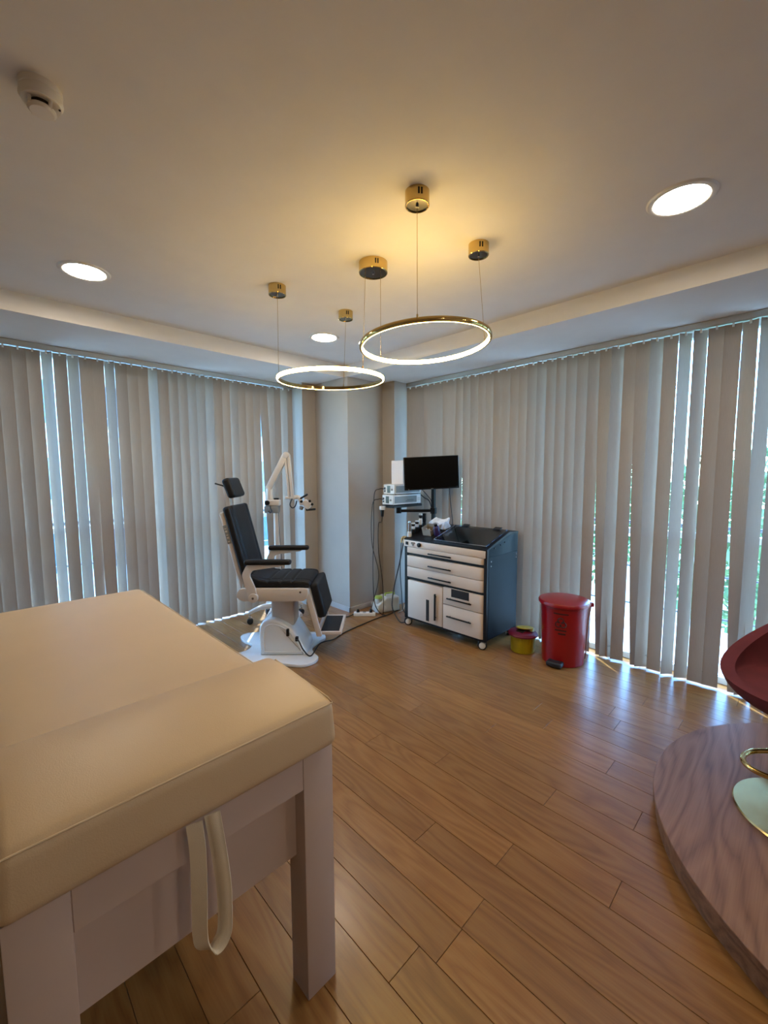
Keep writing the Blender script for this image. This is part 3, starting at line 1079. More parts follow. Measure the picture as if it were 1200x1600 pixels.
sb(MB().cyl((0, 0, 0.10), (0, 0, 0.22), 0.055, 0.045, 24, 0.006), 'hub', 'enamel_white')
for i, a in enumerate((196, 262, 330, 50, 128)):
    a = math.radians(a)
    d = Vector((math.cos(a), math.sin(a), 0))
    n = Vector((-d.y, d.x, 0))
    L0 = 0.295
    path = [d * 0.03 + Vector((0, 0, 0.175)), d * 0.17 + Vector((0, 0, 0.165)), d * L0 + Vector((0, 0, 0.115))]
    vs, fs = [], []
    pts = spline(path, 5)
    for j, p in enumerate(pts):
        t = j / (len(pts) - 1)
        w, h = 0.030 - 0.010 * t, 0.024 - 0.008 * t
        for sx, sz in ((-1, -1), (1, -1), (1, 0.4), (0.6, 1), (-0.6, 1), (-1, 0.4)):
            vs.append(p + n * (w * sx) + Vector((0, 0, h * sz)))
    for j in range(len(pts) - 1):
        for k in range(6):
            l = (k + 1) % 6
            fs.append([j * 6 + k, j * 6 + l, (j + 1) * 6 + l, (j + 1) * 6 + k])
    fs.append([0, 5, 4, 3, 2, 1])
    fs.append([(len(pts) - 1) * 6 + k for k in range(6)])
    lg = sb(MB().add(vs, fs), 'base_leg', 'enamel_white')
    e = d * (L0 - 0.012)
    cs = sb(MB().cyl(e + Vector((0, 0, 0.07)), e + Vector((0, 0, 0.105)), 0.008, seg=10).box(e.x - 0.012, e.x + 0.012, e.y - 0.012, e.y + 0.012, 0.058, 0.072), 'castor', 'chrome', lg)
    w0 = MB()
    for s in (-1, 1):
        w0.cyl(e + n * (s * 0.008) + Vector((0, 0, 0.03)), e + n * (s * 0.020) + Vector((0, 0, 0.03)), 0.030, seg=20, bev=0.003)
    w0.cyl(e + n * -0.01 + Vector((0, 0, 0.03)), e + n * 0.01 + Vector((0, 0, 0.03)), 0.006, seg=8).build('castor_wheel', 'rubber_black', lg, world=False)
sb(MB().cyl((0, 0, 0.20), (0, 0, 1.125), 0.028, seg=24), 'pole', 'enamel_white')
bx = sb(MB().box(-0.108, 0.030, -0.045, 0.045, 1.115, 1.185, 0.006, 2), 'control_box', 'device_grey')
sb(MB().box(-0.104, 0.040, -0.045, 0.045, 1.186, 1.245, 0.010, 2), 'arm_mount', 'enamel_white')
sb(MB().cyl((-0.072, -0.045, 1.217), (-0.072, -0.068, 1.217), 0.024, seg=16, bev=0.004), 'clamp_knob', 'plastic_black')
sb(MB().tube([(-0.045, -0.047, 1.18), (-0.04, -0.058, 1.16), (-0.03, -0.058, 1.135), (-0.05, -0.056, 1.12), (-0.065, -0.047, 1.135)], 0.006, 8, smooth=4), 'cable_loop', 'cord_black', bx)
sb(MB().box(-0.02, 0.03, -0.012, 0.012, 1.245, 1.262, 0.004, 1), 'latch', 'plastic_black')
sb(MB().cyl((-0.062, 0, 1.235), (-0.062, 0, 1.375), 0.036, 0.033, 20, 0.004), 'arm_post', 'enamel_white')
am = Vector((0.112, 0, 1.69)) - Vector((-0.062, 0, 1.365))
AM = Matrix.Translation((-0.062, 0, 1.365)) @ Matrix.Rotation(math.atan2(am.x, am.z), 4, 'Y')
sb(MB().box(-0.030, 0.030, -0.030, 0.030, -0.02, am.length, 0.008, 2, mtx=AM), 'lower_arm', 'enamel_white')
sb(MB().cyl((0.115, -0.034, 1.685), (0.115, 0.034, 1.685), 0.030, seg=20, bev=0.004), 'elbow_joint', 'enamel_white')
a2 = Vector((0.150, 0, 1.262)) - Vector((0.120, 0, 1.69))
A2 = Matrix.Translation((0.120, 0, 1.69)) @ Matrix.Rotation(math.atan2(a2.x, a2.z), 4, 'Y')
sb(MB().box(-0.030, -0.003, -0.026, 0.026, 0.0, a2.length, 0.004, 1, mtx=A2).box(0.004, 0.026, -0.026, 0.026, 0.0, a2.length, 0.004, 1, mtx=A2), 'upper_arm', 'enamel_white')
sb(MB().box(0.095, 0.20, -0.024, 0.024, 1.252, 1.278, 0.004, 1), 'head_bracket', 'enamel_white')
sb(MB().tube([(0.17, 0, 1.265), (0.225, 0, 1.268), (0.245, 0, 1.23), (0.255, 0, 1.19)], 0.020, 12, smooth=5), 'head_yoke', 'enamel_white')
sb(MB().tube([(0.165, -0.02, 1.255), (0.145, -0.03, 1.20), (0.165, -0.03, 1.165), (0.195, -0.03, 1.18), (0.212, -0.02, 1.235)], 0.006, 8, smooth=5), 'light_cable', 'cord_black')
HD = Matrix.Translation((0.300, 0, 1.205)) @ Matrix.Rotation(0.75, 4, 'Y')
hd = sb(MB().box(-0.035, 0.055, -0.035, 0.035, -0.032, 0.032, 0.010, 2, mtx=HD), 'microscope_head', 'enamel_white')
sb(MB().cyl((0.255, 0, 1.175), (0.243, 0, 1.145), 0.024, 0.020, 16, 0.003), 'objective_lens', 'device_grey', hd)
sb(MB().cyl((0.30, 0, 1.19), (0.335, 0, 1.165), 0.020, 0.024, 14, 0.003), 'optic_tube', 'device_white', hd)
for p in ((0.262, 1.228), (0.345, 1.232), (0.368, 1.200)):
    sb(MB().cyl((p[0], -0.036, p[1]), (p[0], -0.056, p[1]), 0.013, seg=14, bev=0.002), 'focus_knob', 'plastic_black', hd)
sb(MB().tube([(0.245, -0.01, 1.255), (0.320, -0.02, 1.298)], 0.010, 10), 'handle_grip', 'rubber_black', hd)
sb(MB().tube([(0.300, -0.01, 1.142), (0.395, -0.02, 1.150)], 0.011, 10), 'handle_grip', 'rubber_black', hd)
sb(MB().tube([(0.03, -0.03, 1.12), (0.034, -0.03, 0.9), (0.05, -0.035, 0.6), (0.03, -0.03, 0.3)], 0.003, 6, smooth=6), 'pole_cable', 'cord_black')

# ------------------------------------------------------------------ instrument cart
CT = thing('instrument_cart', 'dark blue medical instrument cart with cream drawers and sloped glass lid', 'cart', (3.275, 2.315, 0))
CX0, CX1, CY0, CY1 = 3.022, 3.530, 1.855, 2.775
t = 0.018
body = MB()
body.prism([(CX0, 0.085), (CX1, 0.085), (CX1, 0.965), (3.37, 0.972), (CX0, 0.862)], CY0, CY0 + t, 'xz', 0.002)
body.prism([(CX0, 0.085), (CX1, 0.085), (CX1, 0.965), (3.37, 0.972), (CX0, 0.862)], CY1 - t, CY1, 'xz', 0.002)
body.box(CX1 - t, CX1, CY0 + t, CY1 - t, 0.085, 0.96)
cbody = body.build('cabinet_body', 'navy_metal', CT)
MB().box(CX0 + 0.012, CX1 - t, CY0 + t, CY1 - t, 0.086, 0.83).build('cabinet_core', 'frame_black', CT, smooth=False)
fr = MB()
fr.box(CX0 - 0.008, CX0 + 0.02, CY0 - 0.002, CY0 + 0.026, 0.083, 0.866, 0.003, 1)
fr.box(CX0 - 0.008, CX0 + 0.02, CY1 - 0.044, CY1 + 0.002, 0.083, 0.866, 0.003, 1)
fr.box(CX0 - 0.008, CX0 + 0.02, CY0, CY1, 0.075, 0.096, 0.002, 1)
fr.box(CX0 - 0.004, CX0 + 0.02, CY0 + 0.02, CY1 - 0.03, 0.712, 0.736).box(CX0 - 0.004, CX0 + 0.02, CY0 + 0.02, CY1 - 0.03, 0.478, 0.502)
fr.build('front_frame', 'frame_black', CT)
# side panel joint line and screws
MB().box(CX0 + 0.02, CX1 - 0.006, CY0 - 0.0035, CY0, 0.10, 0.798, 0.0015, 1).build('side_panel', 'navy_metal', CT)
for x, z in ((3.075, 0.762), (3.075, 0.722), (3.495, 0.772), (3.495, 0.742), (3.13, 0.868), (3.23, 0.885), (3.30, 0.90)):
    MB().cyl((x, CY0 - 0.006, z), (x, CY0 + 0.002, z), 0.006, seg=10).build('screw', 'chrome' if z < 0.8 else 'frame_black', CT)
# sloping top
sl = math.atan2(0.972 - 0.862, 3.37 - CX0)
top = MB().prism([(CX0 - 0.012, 0.856), (CX0 - 0.012, 0.868), (3.37, 0.982), (CX1, 0.975), (CX1, 0.955), (3.37, 0.955)], CY0 - 0.004, CY1 + 0.004, 'xz', 0.002)
top.build('top_deck', 'frame_black', CT)
TM = Matrix.Translation((CX0 + 0.02, 0, 0.8805)) @ Matrix.Rotation(-sl, 4, 'Y')
lid = MB().box(0.0, 0.355, CY0 + 0.02, 2.43, 0.004, 0.012, 0.002, 1, mtx=TM).build('glass_lid', 'cart_glass', CT, smooth=False)
MB().box(0.02, 0.335, CY0 + 0.05, 2.40, -0.0005, 0.0025, mtx=TM).build('instrument_tray', 'steel_dark', CT, smooth=False)
MB().box(-0.004, 0.006, CY0 + 0.02, 2.43, 0.0, 0.014, 0.001, 1, mtx=TM).build('lid_edge', 'chrome', lid, smooth=False)
MB().box(0.0, 0.355, 2.43, 2.437, 0.0, 0.014, 0.001, 1, mtx=TM).build('lid_edge', 'chrome', lid, smooth=False)
for y in (1.97, 2.31):
    MB().box(0.325, 0.375, y - 0.035, y + 0.035, 0.010, 0.022, 0.003, 1, mtx=TM).build('hinge', 'plastic_black', lid)
# control strip
cs = MB().box(CX0 - 0.02, CX0 + 0.01, CY0 + 0.012, CY1 + 0.004, 0.795, 0.856, 0.004, 2).build('control_panel', 'lacquer_cream', CT)
MB().box(CX0 - 0.026, CX0 - 0.018, 2.717, 2.750, 0.812, 0.842, 0.003, 1).build('rocker_switch', 'plastic_black', cs)
for y, z in ((2.668, 0.835), (2.655, 0.818), (2.643, 0.836)):
    MB().cyl((CX0 - 0.028, y, z), (CX0 - 0.018, y, z), 0.009, seg=14).build('air_connector', 'device_grey', cs)
MB().cyl((CX0 - 0.036, 2.575, 0.826), (CX0 - 0.018, 2.575, 0.826), 0.021, seg=22, bev=0.003).build('knob', 'plastic_black', cs)


def drawer(y0, y1, z0, z1, hy0, hy1, hz, name='drawer'):
    pts = [(CX0 + 0.01, y0), (CX0 - 0.004, y0)]
    for k in range(7):
        a = k / 6 * PI / 2
        pts.append((CX0 - 0.004 - 0.018 * math.sin(a), y0 + 0.036 * (1 - math.cos(a))))
    pts += [(CX0 - 0.022, y1), (CX0 + 0.01, y1)]
    d = MB().prism(pts, z0, z1, 'xy', 0.0015).build(name, 'lacquer_cream', CT)
    h = MB().box(CX0 - 0.046, CX0 - 0.034, hy0, hy1, hz - 0.006, hz + 0.006, 0.003, 2)
    for y in (hy0 + 0.03, hy1 - 0.03):
        h.cyl((CX0 - 0.040, y, hz), (CX0 - 0.020, y, hz), 0.005, seg=8)
    h.build('handle', 'frame_black', d)
    return d


drawer(1.883, 2.728, 0.737, 0.792, 2.197, 2.458, 0.759)
drawer(1.883, 2.728, 0.605, 0.709, 2.197, 2.458, 0.643)
drawer(1.883, 2.728, 0.502, 0.600, 2.195, 2.455, 0.536)
d4 = drawer(1.880, 2.290, 0.327, 0.477, 1.980, 2.240, 0.385)
MB().box(CX0 - 0.0235, CX0 - 0.0215, 2.014, 2.200, 0.405, 0.4775).build('open_slot', 'slot_black', d4, smooth=False)
drawer(1.880, 2.290, 0.098, 0.320, 1.980, 2.240, 0.222)
dr = MB().box(CX0 - 0.022, CX0 + 0.01, 2.300, 2.722, 0.098, 0.470, 0.006, 2).build('cabinet_door', 'lacquer_cream', CT)
MB().box(CX0 - 0.0235, CX0 - 0.0212, 2.453, 2.489, 0.116, 0.320, 0.0005, 1).build('window_slot', 'slot_black', dr, smooth=False)
MB().box(CX0 - 0.046, CX0 - 0.030, 2.366, 2.380, 0.148, 0.397, 0.003, 2).box(CX0 - 0.034, CX0 - 0.02, 2.368, 2.378, 0.17, 0.18).box(CX0 - 0.034, CX0 - 0.02, 2.368, 2.378, 0.365, 0.375).build('handle', 'frame_black', dr)
for x, y, a in ((3.05, 1.885, 2.1), (3.05, 2.735, 2.3), (3.485, 1.895, 0.9), (3.485, 2.735, 0.2)):
    q = Matrix.Translation((x, y, 0)) @ Matrix.Rotation(a, 4, 'Z')
    cst = MB().cyl((0, 0, 0.07), (0, 0, 0.086), 0.022, seg=14, mtx=q).box(-0.012, 0.030, -0.024, -0.020, 0.035, 0.072, mtx=q).box(-0.012, 0.030, 0.020, 0.024, 0.035, 0.072, mtx=q).build('castor', 'device_grey', CT)
    MB().cyl((0.018, -0.018, 0.040), (0.018, 0.018, 0.040), 0.040, seg=24, bev=0.005, mtx=q).build('castor_wheel', 'rubber_black', cst)
    MB().cyl((0.018, -0.027, 0.040), (0.018, 0.027, 0.040), 0.027, seg=18, bev=0.003, mtx=q).build('wheel_hub', 'device_white', cst)
# mast, swing arm and device shelf
MB().box(3.402, 3.438, 2.727, 2.763, 0.97, 1.60, 0.004, 1).build('mast', 'frame_black', CT)
MB().cyl((3.42, 2.745, 1.085), (3.42, 2.745, 1.145), 0.034, seg=18).build('arm_collar', 'frame_black', CT)
a0, a1 = Vector((3.42, 2.745, 1.115)), Vector((3.165, 2.995, 1.115))
dd = (a1 - a0)
q = Matrix.Translation(a0) @ Matrix.Rotation(math.atan2(dd.y, dd.x), 4, 'Z')
sa = MB().box(0, dd.length, -0.016, 0.016, -0.014, 0.014, 0.003, 1, mtx=q).cyl((dd.length, 0, -0.024), (dd.length, 0, 0.036), 0.028, seg=18, mtx=q).build('swing_arm', 'frame_black', CT)
MB().box(3.045, 3.485, 2.955, 3.125, 1.150, 1.176, 0.003, 1).build('device_shelf', 'frame_black', CT)
# instrument holders along the left edge
MB().box(3.03, 3.30, CY1 + 0.004, CY1 + 0.07, 0.835, 0.868, 0.006, 2).build('holder_rail', 'plastic_black', CT)

# monitor on the mast
mo = RH * 0.475 + FH * 4.235
mon = thing('monitor', 'black flat screen monitor mounted above the instrument cart', 'monitor', (mo.x, mo.y, 1.34), RZ + math.radians(4))
MR = Matrix.Translation((0, 0, 0.164)) @ Matrix.Rotation(-math.radians(2.5), 4, 'Y')


def mbld(mb, name, material, parent=mon, **kw):
    return mb.build(name, material, parent, world=False, **kw)


mbld(MB().box(-0.276, 0.276, -0.012, 0.022, -0.164, 0.164, 0.006, 2, mtx=MR), 'casing', 'plastic_black')
mbld(MB().box(-0.266, 0.266, -0.0135, -0.0115, -0.148, 0.156, mtx=MR), 'screen', 'screen_black', smooth=False)
mbld(MB().box(-0.012, 0.012, -0.0140, -0.0118, -0.160, -0.154, mtx=MR), 'maker_mark', 'device_grey', smooth=False)
mbld(MB().cyl((-0.235, -0.0145, -0.156), (-0.235, -0.0115, -0.156), 0.005, seg=12, mtx=MR), 'badge', 'device_grey')
mbld(MB().box(-0.05, 0.05, 0.022, 0.050, -0.06, 0.06, 0.004, 1, mtx=MR).box(-0.02, 0.02, 0.05, 0.095, -0.02, 0.02, mtx=MR), 'mount_bracket', 'plastic_black')


# electronic units on the shelf
def unit(label, z0, z1, x0, kindn):
    u = thing('control_unit', label, 'device', (3.27, 3.04, z0), group='electronic units on the cart shelf')
    y0, y1, x1 = 2.960, 3.118, 3.470
    b = MB().box(x0, x1, y0, y1, z0 + 0.006, z1, 0.004, 2).build('casing', 'device_white', u)
    MB().box(x0 + 0.015, x1 - 0.07 if kindn else x1 - 0.02, y0 - 0.0022, y0 + 0.001, z0 + 0.022, z1 - 0.016, 0.0008, 1).build('side_panel', 'device_grey', u)
    if kindn:
        MB().box(x1 - 0.065, x1 - 0.01, y0 - 0.0022, y0 + 0.001, z0 + 0.030, z1 - 0.014, 0.0005, 1).build('paper_label', 'paper', u, smooth=False)
        for i in range(3):
            MB().box(x1 - 0.058, x1 - 0.018, y0 - 0.003, y0 - 0.0018, z0 + 0.042 + i * 0.011, z0 + 0.045 + i * 0.011).build('print_line', 'device_grey', u, smooth=False)
        for i in range(2):
            MB().box(x0 + 0.18 + 0.02 * i, x0 + 0.30, y0 - 0.003, y0 - 0.0018, z0 + 0.038 + i * 0.012, z0 + 0.041 + i * 0.012).build('print_line', 'plastic_black', u, smooth=False)
    fp_ = MB().box(x0 - 0.006, x0 + 0.002, y0 + 0.002, y1 - 0.002, z0 + 0.008, z1 - 0.002, 0.002, 1).build('front_panel', 'device_white', u)
    MB().box(x0 - 0.0075, x0 - 0.005, y0 + 0.060, y0 + 0.105, z0 + 0.020, z1 - 0.014, 0.0008, 1).build('display', 'lcd_dark', fp_)
    MB().cyl((x0 - 0.014, y0 + 0.035, (z0 + z1) / 2), (x0 - 0.004, y0 + 0.035, (z0 + z1) / 2), 0.010, seg=14).build('dial', 'device_grey', fp_)
    for k in (-1, 1):
        MB().cyl((x0 - 0.012, y1 - 0.022, (z0 + z1) / 2 + k * 0.016), (x0 - 0.004, y1 - 0.022, (z0 + z1) / 2 + k * 0.016), 0.008, seg=12).build('cable_socket', 'plastic_black', fp_)
    for x in (x0 + 0.03, x1 - 0.03):
        for y in (y0 + 0.02, y1 - 0.02):
            MB().cyl((x, y, z0), (x, y, z0 + 0.008), 0.008, seg=10).build('foot', 'rubber_black', u)


unit('white and grey control unit with sticker, lower of two on the shelf', 1.176, 1.282, 3.05, True)
unit('white and grey control unit with small display, upper of two on the shelf', 1.282, 1.388, 3.07, False)
pp = MB().box(3.19, 3.215, 2.958, 3.128, 1.3885, 1.632, 0.002, 1, mtx=None)
o = pp.build('paper_box', 'paper')
o['label'] = 'plain white upright box standing on the upper control unit'
o['category'] = 'box'

# handpieces in the holder along the left edge of the cart
hp_names = ['slim chrome and white handpiece at the front end of the holder row',
            'white handpiece with black collar, second in the holder row',
            'white handpiece with black collar, middle of the holder row',
            'tall white handpiece with black neck, fourth in the holder row',
            'black handpiece at the back end of the holder row']
for i, lab in enumerate(hp_names):
    x, y = 3.055 + 0.056 * i, CY1 - 0.025
    z = 0.868 + (x - CX0) * 0.31 + 0.003
    hroot = thing('handpiece', lab, 'handpiece', (x, y, z), group='handpieces on the cart')
    cup = MB().lathe([(0, 0), (0.022, 0), (0.024, 0.02), (0.020, 0.05), (0.012, 0.052), (0, 0.052)], (x, y, z), 20).build('holder_cup', ['device_white', 'plastic_black', 'plastic_black', 'plastic_black', 'plastic_black'][i], hroot)
    h = (0.155, 0.115, 0.115, 0.165, 0.15)[i]
    if i == 0:
        MB().lathe([(0.011, 0.052), (0.010, h * 0.8), (0.013, h * 0.9), (0.008, h), (0, h)], (x, y, z), 16).build('grip', 'chrome', hroot)
    elif i == 4:
        MB().lathe([(0.016, 0.052), (0.020, h * 0.5), (0.020, h * 0.95), (0.0, h)], (x, y, z), 16).build('grip', 'plastic_black', hroot)
    else:
        MB().lathe([(0.014, 0.052), (0.018, 0.065), (0.018, h * 0.65), (0.008, h * 0.72), (0.018, h * 0.8), (0.018, h), (0, h)], (x, y, z), 16).build('grip', 'device_white', hroot)
        MB().lathe([(0.0095, h * 0.69), (0.0195, h * 0.80), (0.0195, h * 0.9), (0.0185, h * 0.9)], (x, y, z), 16).build('collar', 'plastic_black', hroot)
for i in range(2):
    y0 = CY1 + 0.018 + i * 0.028
    hh = thing('suction_tip', ('tan suction tip hung on the left edge of the cart, outer one', 'tan suction tip hung on the left edge of the cart, inner one')[1 - i], 'suction tip', (3.028, y0, 0.82), group='suction tips on the cart')
    MB().tube([(3.075, y0, 0.874), (3.045, y0, 0.876), (3.022, y0, 0.862), (3.014, y0, 0.82)], 0.007, 8, smooth=5).build('tube', 'handpiece_tan', hh)


# things standing on the deck
def ztop(x):
    return 0.868 + (x - (CX0 - 0.012)) * (0.982 - 0.868) / (3.37 - CX0 + 0.012)


TD = lambda x, y: Matrix.Translation((x, y, ztop(x) + 0.0015)) @ Matrix.Rotation(-math.atan2(0.114, 0.36), 4, 'Y')
q = TD(3.16, 2.575)
tr = thing('vial_tray', 'clear square tray with two white vials on the cart top', 'tray', q.translation)
MB().box(-0.05, 0.05, -0.05, 0.05, 0, 0.006, mtx=q).box(-0.05, -0.046, -0.05, 0.05, 0, 0.07, mtx=q).box(0.046, 0.05, -0.05, 0.05, 0, 0.085, mtx=q).box(-0.05, 0.05, 0.046, 0.05, 0, 0.08, mtx=q).box(-0.05, 0.05, -0.05, -0.046, 0, 0.05, mtx=q).build('tray_body', 'tray_clear', tr, smooth=False)
for y, lab in ((-0.018, 'small white vial in the clear tray, nearer the purple bottle'), (0.018, 'small white vial in the clear tray, nearer the handpieces')):
    v = thing('vial', lab, 'vial', q @ Vector((-0.02, y, 0.0065)), group='white vials on the cart')
    MB().cyl((-0.02, y, 0.0065), (-0.02, y, 0.045), 0.012, seg=16, bev=0.002, mtx=q).build('body', 'vial_white', v)
    MB().cyl((-0.02, y, 0.045), (-0.02, y, 0.058), 0.009, seg=16, bev=0.001, mtx=q).build('cap', 'plastic_white', v)
q = TD(3.15, 2.475)
bo = thing('bottle', 'dark purple bottle beside the white bag on the cart top', 'bottle', q.translation)
MB().lathe([(0, 0), (0.030, 0), (0.032, 0.01), (0.032, 0.075), (0.022, 0.092), (0.014, 0.095), (0, 0.095)], (0, 0, 0), 24, mtx=q).build('body', 'bottle_purple', bo)
MB().lathe([(0, 0.095), (0.016, 0.095), (0.016, 0.112), (0, 0.113)], (0, 0, 0), 20, mtx=q).build('cap', 'plastic_black', bo)
# crumpled white bag
q = TD(3.305, 2.565)
rnd = random.Random(5)
ph = [(rnd.uniform(15, 60), rnd.uniform(15, 60), rnd.uniform(15, 60), rnd.uniform(0, 6)) for _ in range(7)]


def crumple(p):
    x, y, z = p
    d = sum(math.sin(1.6 * (a * x + b * y + c * z) + e) for a, b, c, e in ph) * 0.0026
    z2 = z + (d * 1.6 if z > 0.015 else 0.0)
    return (x + d, y - d, max(0.0, z2 + 0.010 * (z > 0.05) * math.sin(40 * y)))


o = MB().pillow(-0.050, 0.050, -0.100, 0.100, 0, 0.078, 0.014, 0.0, (12, 20, 8), mtx=q, fn=crumple).build('plastic_bag', 'bag_white', smooth=False)
o['label'] = 'crumpled white and blue plastic bag on the cart top'
o['category'] = 'bag'


# cables and hoses -----------------------------------------------------------
def cablething(name, label, pts, r, material='cord_black', cat='cable', group=None, sm=8):
    o = MB().tube(pts, r, 7, smooth=sm).build(name, material)
    o['label'] = label
    o['category'] = cat
    if group:
        o['group'] = group
    return o


G = 'cables of the cart equipment'
cablething('cable', 'black cable leaving the upper control unit and dropping to the floor', [(3.064, 3.096, 1.338), (3.01, 3.12, 1.342), (2.97, 3.16, 1.28), (2.965, 3.165, 0.9), (2.955, 3.17, 0.5), (2.965, 3.16, 0.16), (3.0, 3.11, 0.04), (3.05, 3.09, 0.012)], 0.0042, group=G)
cablething('cable', 'black cable looping from the lower control unit to the power strip', [(3.044, 3.096, 1.232), (3.0, 3.125, 1.238), (2.96, 3.175, 1.18), (2.95, 3.18, 0.8), (2.99, 3.12, 0.45), (2.955, 3.17, 0.16), (2.93, 3.19, 0.052)], 0.0038, group=G)
cablething('cable', 'black cable with thick plug hanging below the shelf', [(3.008, 3.082, 1.058), (3.008, 3.085, 1.04), (3.01, 3.10, 1.00), (3.0, 3.13, 0.97), (3.0, 3.13, 0.7), (3.03, 3.11, 0.4), (3.04, 3.10, 0.15), (3.03, 3.10, 0.012)], 0.004, group=G)
cg = thing('camera_head', 'small black camera head hanging at the left end of the shelf', 'camera', (3.02, 3.08, 1.08))
MB().cyl((3.008, 3.08, 1.168), (3.008, 3.08, 1.13), 0.030, seg=18, bev=0.004).build('coupler', 'device_white', cg)
MB().cyl((3.008, 3.08, 1.13), (3.008, 3.082, 1.06), 0.019, 0.014, 16, 0.003).build('body', 'plastic_black', cg)
MB().cyl((3.043, 3.06, 1.160), (3.02, 3.08, 1.15), 0.008, seg=10).build('hook', 'device_grey', cg)
cablething('cable', 'black cable hanging behind the monitor to the cart', [(3.44, 2.56, 1.36), (3.45, 2.55, 1.2), (3.455, 2.53, 1.05), (3.46, 2.53, 0.982)], 0.004, group=G)
cablething('cable', 'black cable bundle between the control units and the mast', [(3.46, 3.0, 1.30), (3.48, 2.92, 1.24), (3.45, 2.82, 1.20), (3.45, 2.775, 1.04), (3.44, 2.77, 0.985)], 0.006, group=G)
cablething('cable', 'thin black cable between the upper unit and the mast', [(3.44, 2.98, 1.37), (3.46, 2.90, 1.30), (3.445, 2.80, 1.22), (3.43, 2.776, 1.17)], 0.004, group=G)
cablething('hose', 'dark hose hanging from the left edge of the cart to the floor', [(3.014, CY1 + 0.018, 0.818), (3.005, 2.84, 0.6), (2.99, 2.90, 0.35), (2.985, 2.92, 0.16), (3.0, 2.88, 0.06), (3.01, 2.83, 0.012), (3.04, 2.80, 0.009)], 0.0065, 'hose_grey', 'hose', 'hoses of the cart')
cablething('hose', 'thin dark hose beside the left front edge of the cart', [(3.014, CY1 + 0.046, 0.818), (3.04, 2.86, 0.55), (3.06, 2.86, 0.3), (3.09, 2.87, 0.12), (3.2, 2.90, 0.010)], 0.0045, 'hose_grey', 'hose', 'hoses of the cart')
cablething('cable', 'black cable running along the floor into the corner column', [(2.60, 3.41, 0.006), (2.68, 3.37, 0.006), (2.76, 3.345, 0.006), (2.83, 3.33, 0.02)], 0.005, group=G)
cablething('cable', 'pale cable coiled on the floor behind the cart', [(3.22, 3.06, 0.008), (3.32, 3.08, 0.010), (3.42, 3.12, 0.08), (3.47, 3.06, 0.13), (3.44, 2.98, 0.08), (3.38, 2.96, 0.010), (3.30, 2.93, 0.010)], 0.005, 'device_white', group=G)

# power strip and suction unit on the floor by the column
sd = Vector((2.985, 3.165, 0)) - Vector((2.828, 3.335, 0))
q = Matrix.Translation((2.828, 3.335, 0)) @ Matrix.Rotation(math.atan2(sd.y, sd.x), 4, 'Z')
ps = thing('power_strip', 'white power strip lying on the floor by the corner column', 'power strip', (2.90, 3.25, 0))
MB().box(0, sd.length, -0.026, 0.026, 0, 0.040, 0.007, 2, mtx=q).build('casing', 'plastic_white', ps)
for i in range(3):
    x = 0.045 + i * 0.068
    MB().cyl((x, 0, 0.036), (x, 0, 0.0405), 0.020, seg=18, mtx=q).build('socket', 'device_grey', ps)
for i in (0, 2):
    x = 0.045 + i * 0.068
    p = thing('plug', ('black plug in the column end of the power strip', '', 'black plug in the cart end of the power strip')[i], 'plug', q @ Vector((x, 0, 0.041)), group='plugs in the power strip')
    MB().cyl((x, 0, 0.041), (x, 0, 0.070), 0.017, 0.012, 14, 0.003, mtx=q).build('body', 'plastic_black', p)
su = thing('suction_unit', 'white suction unit with green-lidded jar on the floor left of the cart', 'suction unit', (3.20, 3.24, 0))
q = Matrix.Translation((3.185, 3.225, 0)) @ Matrix.Rotation(math.radians(-38 + 20), 4, 'Z')


def su_fn(p):
    x, y, z = p
    if z > 0.06 and x < -0.02:
        z -= min(1.0, (-0.02 - x) / 0.1) * 0.075 * (z - 0.06) / 0.11
    return (x, y, z)


MB().pillow(-0.13, 0.14, -0.085, 0.085, 0.0, 0.165, 0.022, 0.0, (16, 6, 6), mtx=q, fn=su_fn).build('housing', 'unit_white', su, angle=50)
MB().tube([(0.0, 0.0, 0.160), (0.0, 0.0, 0.19), (0.11, 0.0, 0.19), (0.11, 0.0, 0.160)], 0.010, 8, mtx=q).build('carry_handle', 'lid_green', su)
MB().cyl((-0.09, -0.02, 0.10), (-0.09, -0.02, 0.155), 0.035, seg=20, bev=0.003, mtx=q).build('filter_jar', 'unit_white', su)
MB().cyl((-0.09, -0.02, 0.155), (-0.09, -0.02, 0.178), 0.045, 0.040, 20, 0.004, mtx=q).build('jar_lid', 'lid_green', su)
MB().cyl((-0.06, -0.086, 0.055), (-0.06, -0.092, 0.055), 0.030, seg=20, bev=0.002, mtx=q).build('dial', 'device_white', su)

# ------------------------------------------------------------------ bins
bc = (3.322, 1.335, 0)
BN = thing('pedal_bin', 'red plastic pedal waste bin with black biohazard print beside the cart', 'bin', bc)
MB().lathe([(0, 0), (0.150, 0), (0.156, 0.006), (0.166, 0.30), (0.172, 0.455), (0.180, 0.46), (0.180, 0.475), (0.168, 0.475), (0.168, 0.46), (0, 0.46)], bc, 56).build('body', 'bin_red', BN)
lid = MB().lathe([(0.186, 0.470), (0.192, 0.474), (0.193, 0.490), (0.186, 0.500), (0.12, 0.514), (0, 0.518), (0, 0.47), (0.186, 0.470)], bc, 56).build('lid', 'bin_red', BN)
to = math.atan2(-bc[1], -bc[0])
hm = Matrix.Translation(bc) @ Matrix.Rotation(to + PI / 2 + 0.25, 4, 'Z')
MB().box(0.165, 0.212, -0.045, 0.045, 0.455, 0.488, 0.008, 2, mtx=hm).build('lid_hinge', 'bin_red', BN)
MB().tube([(0.205, 0, 0.47), (0.187, 0, 0.35), (0.180, 0, 0.15), (0.172, 0, 0.02)], 0.005, 8, mtx=hm).build('pedal_rod', 'chrome', BN)
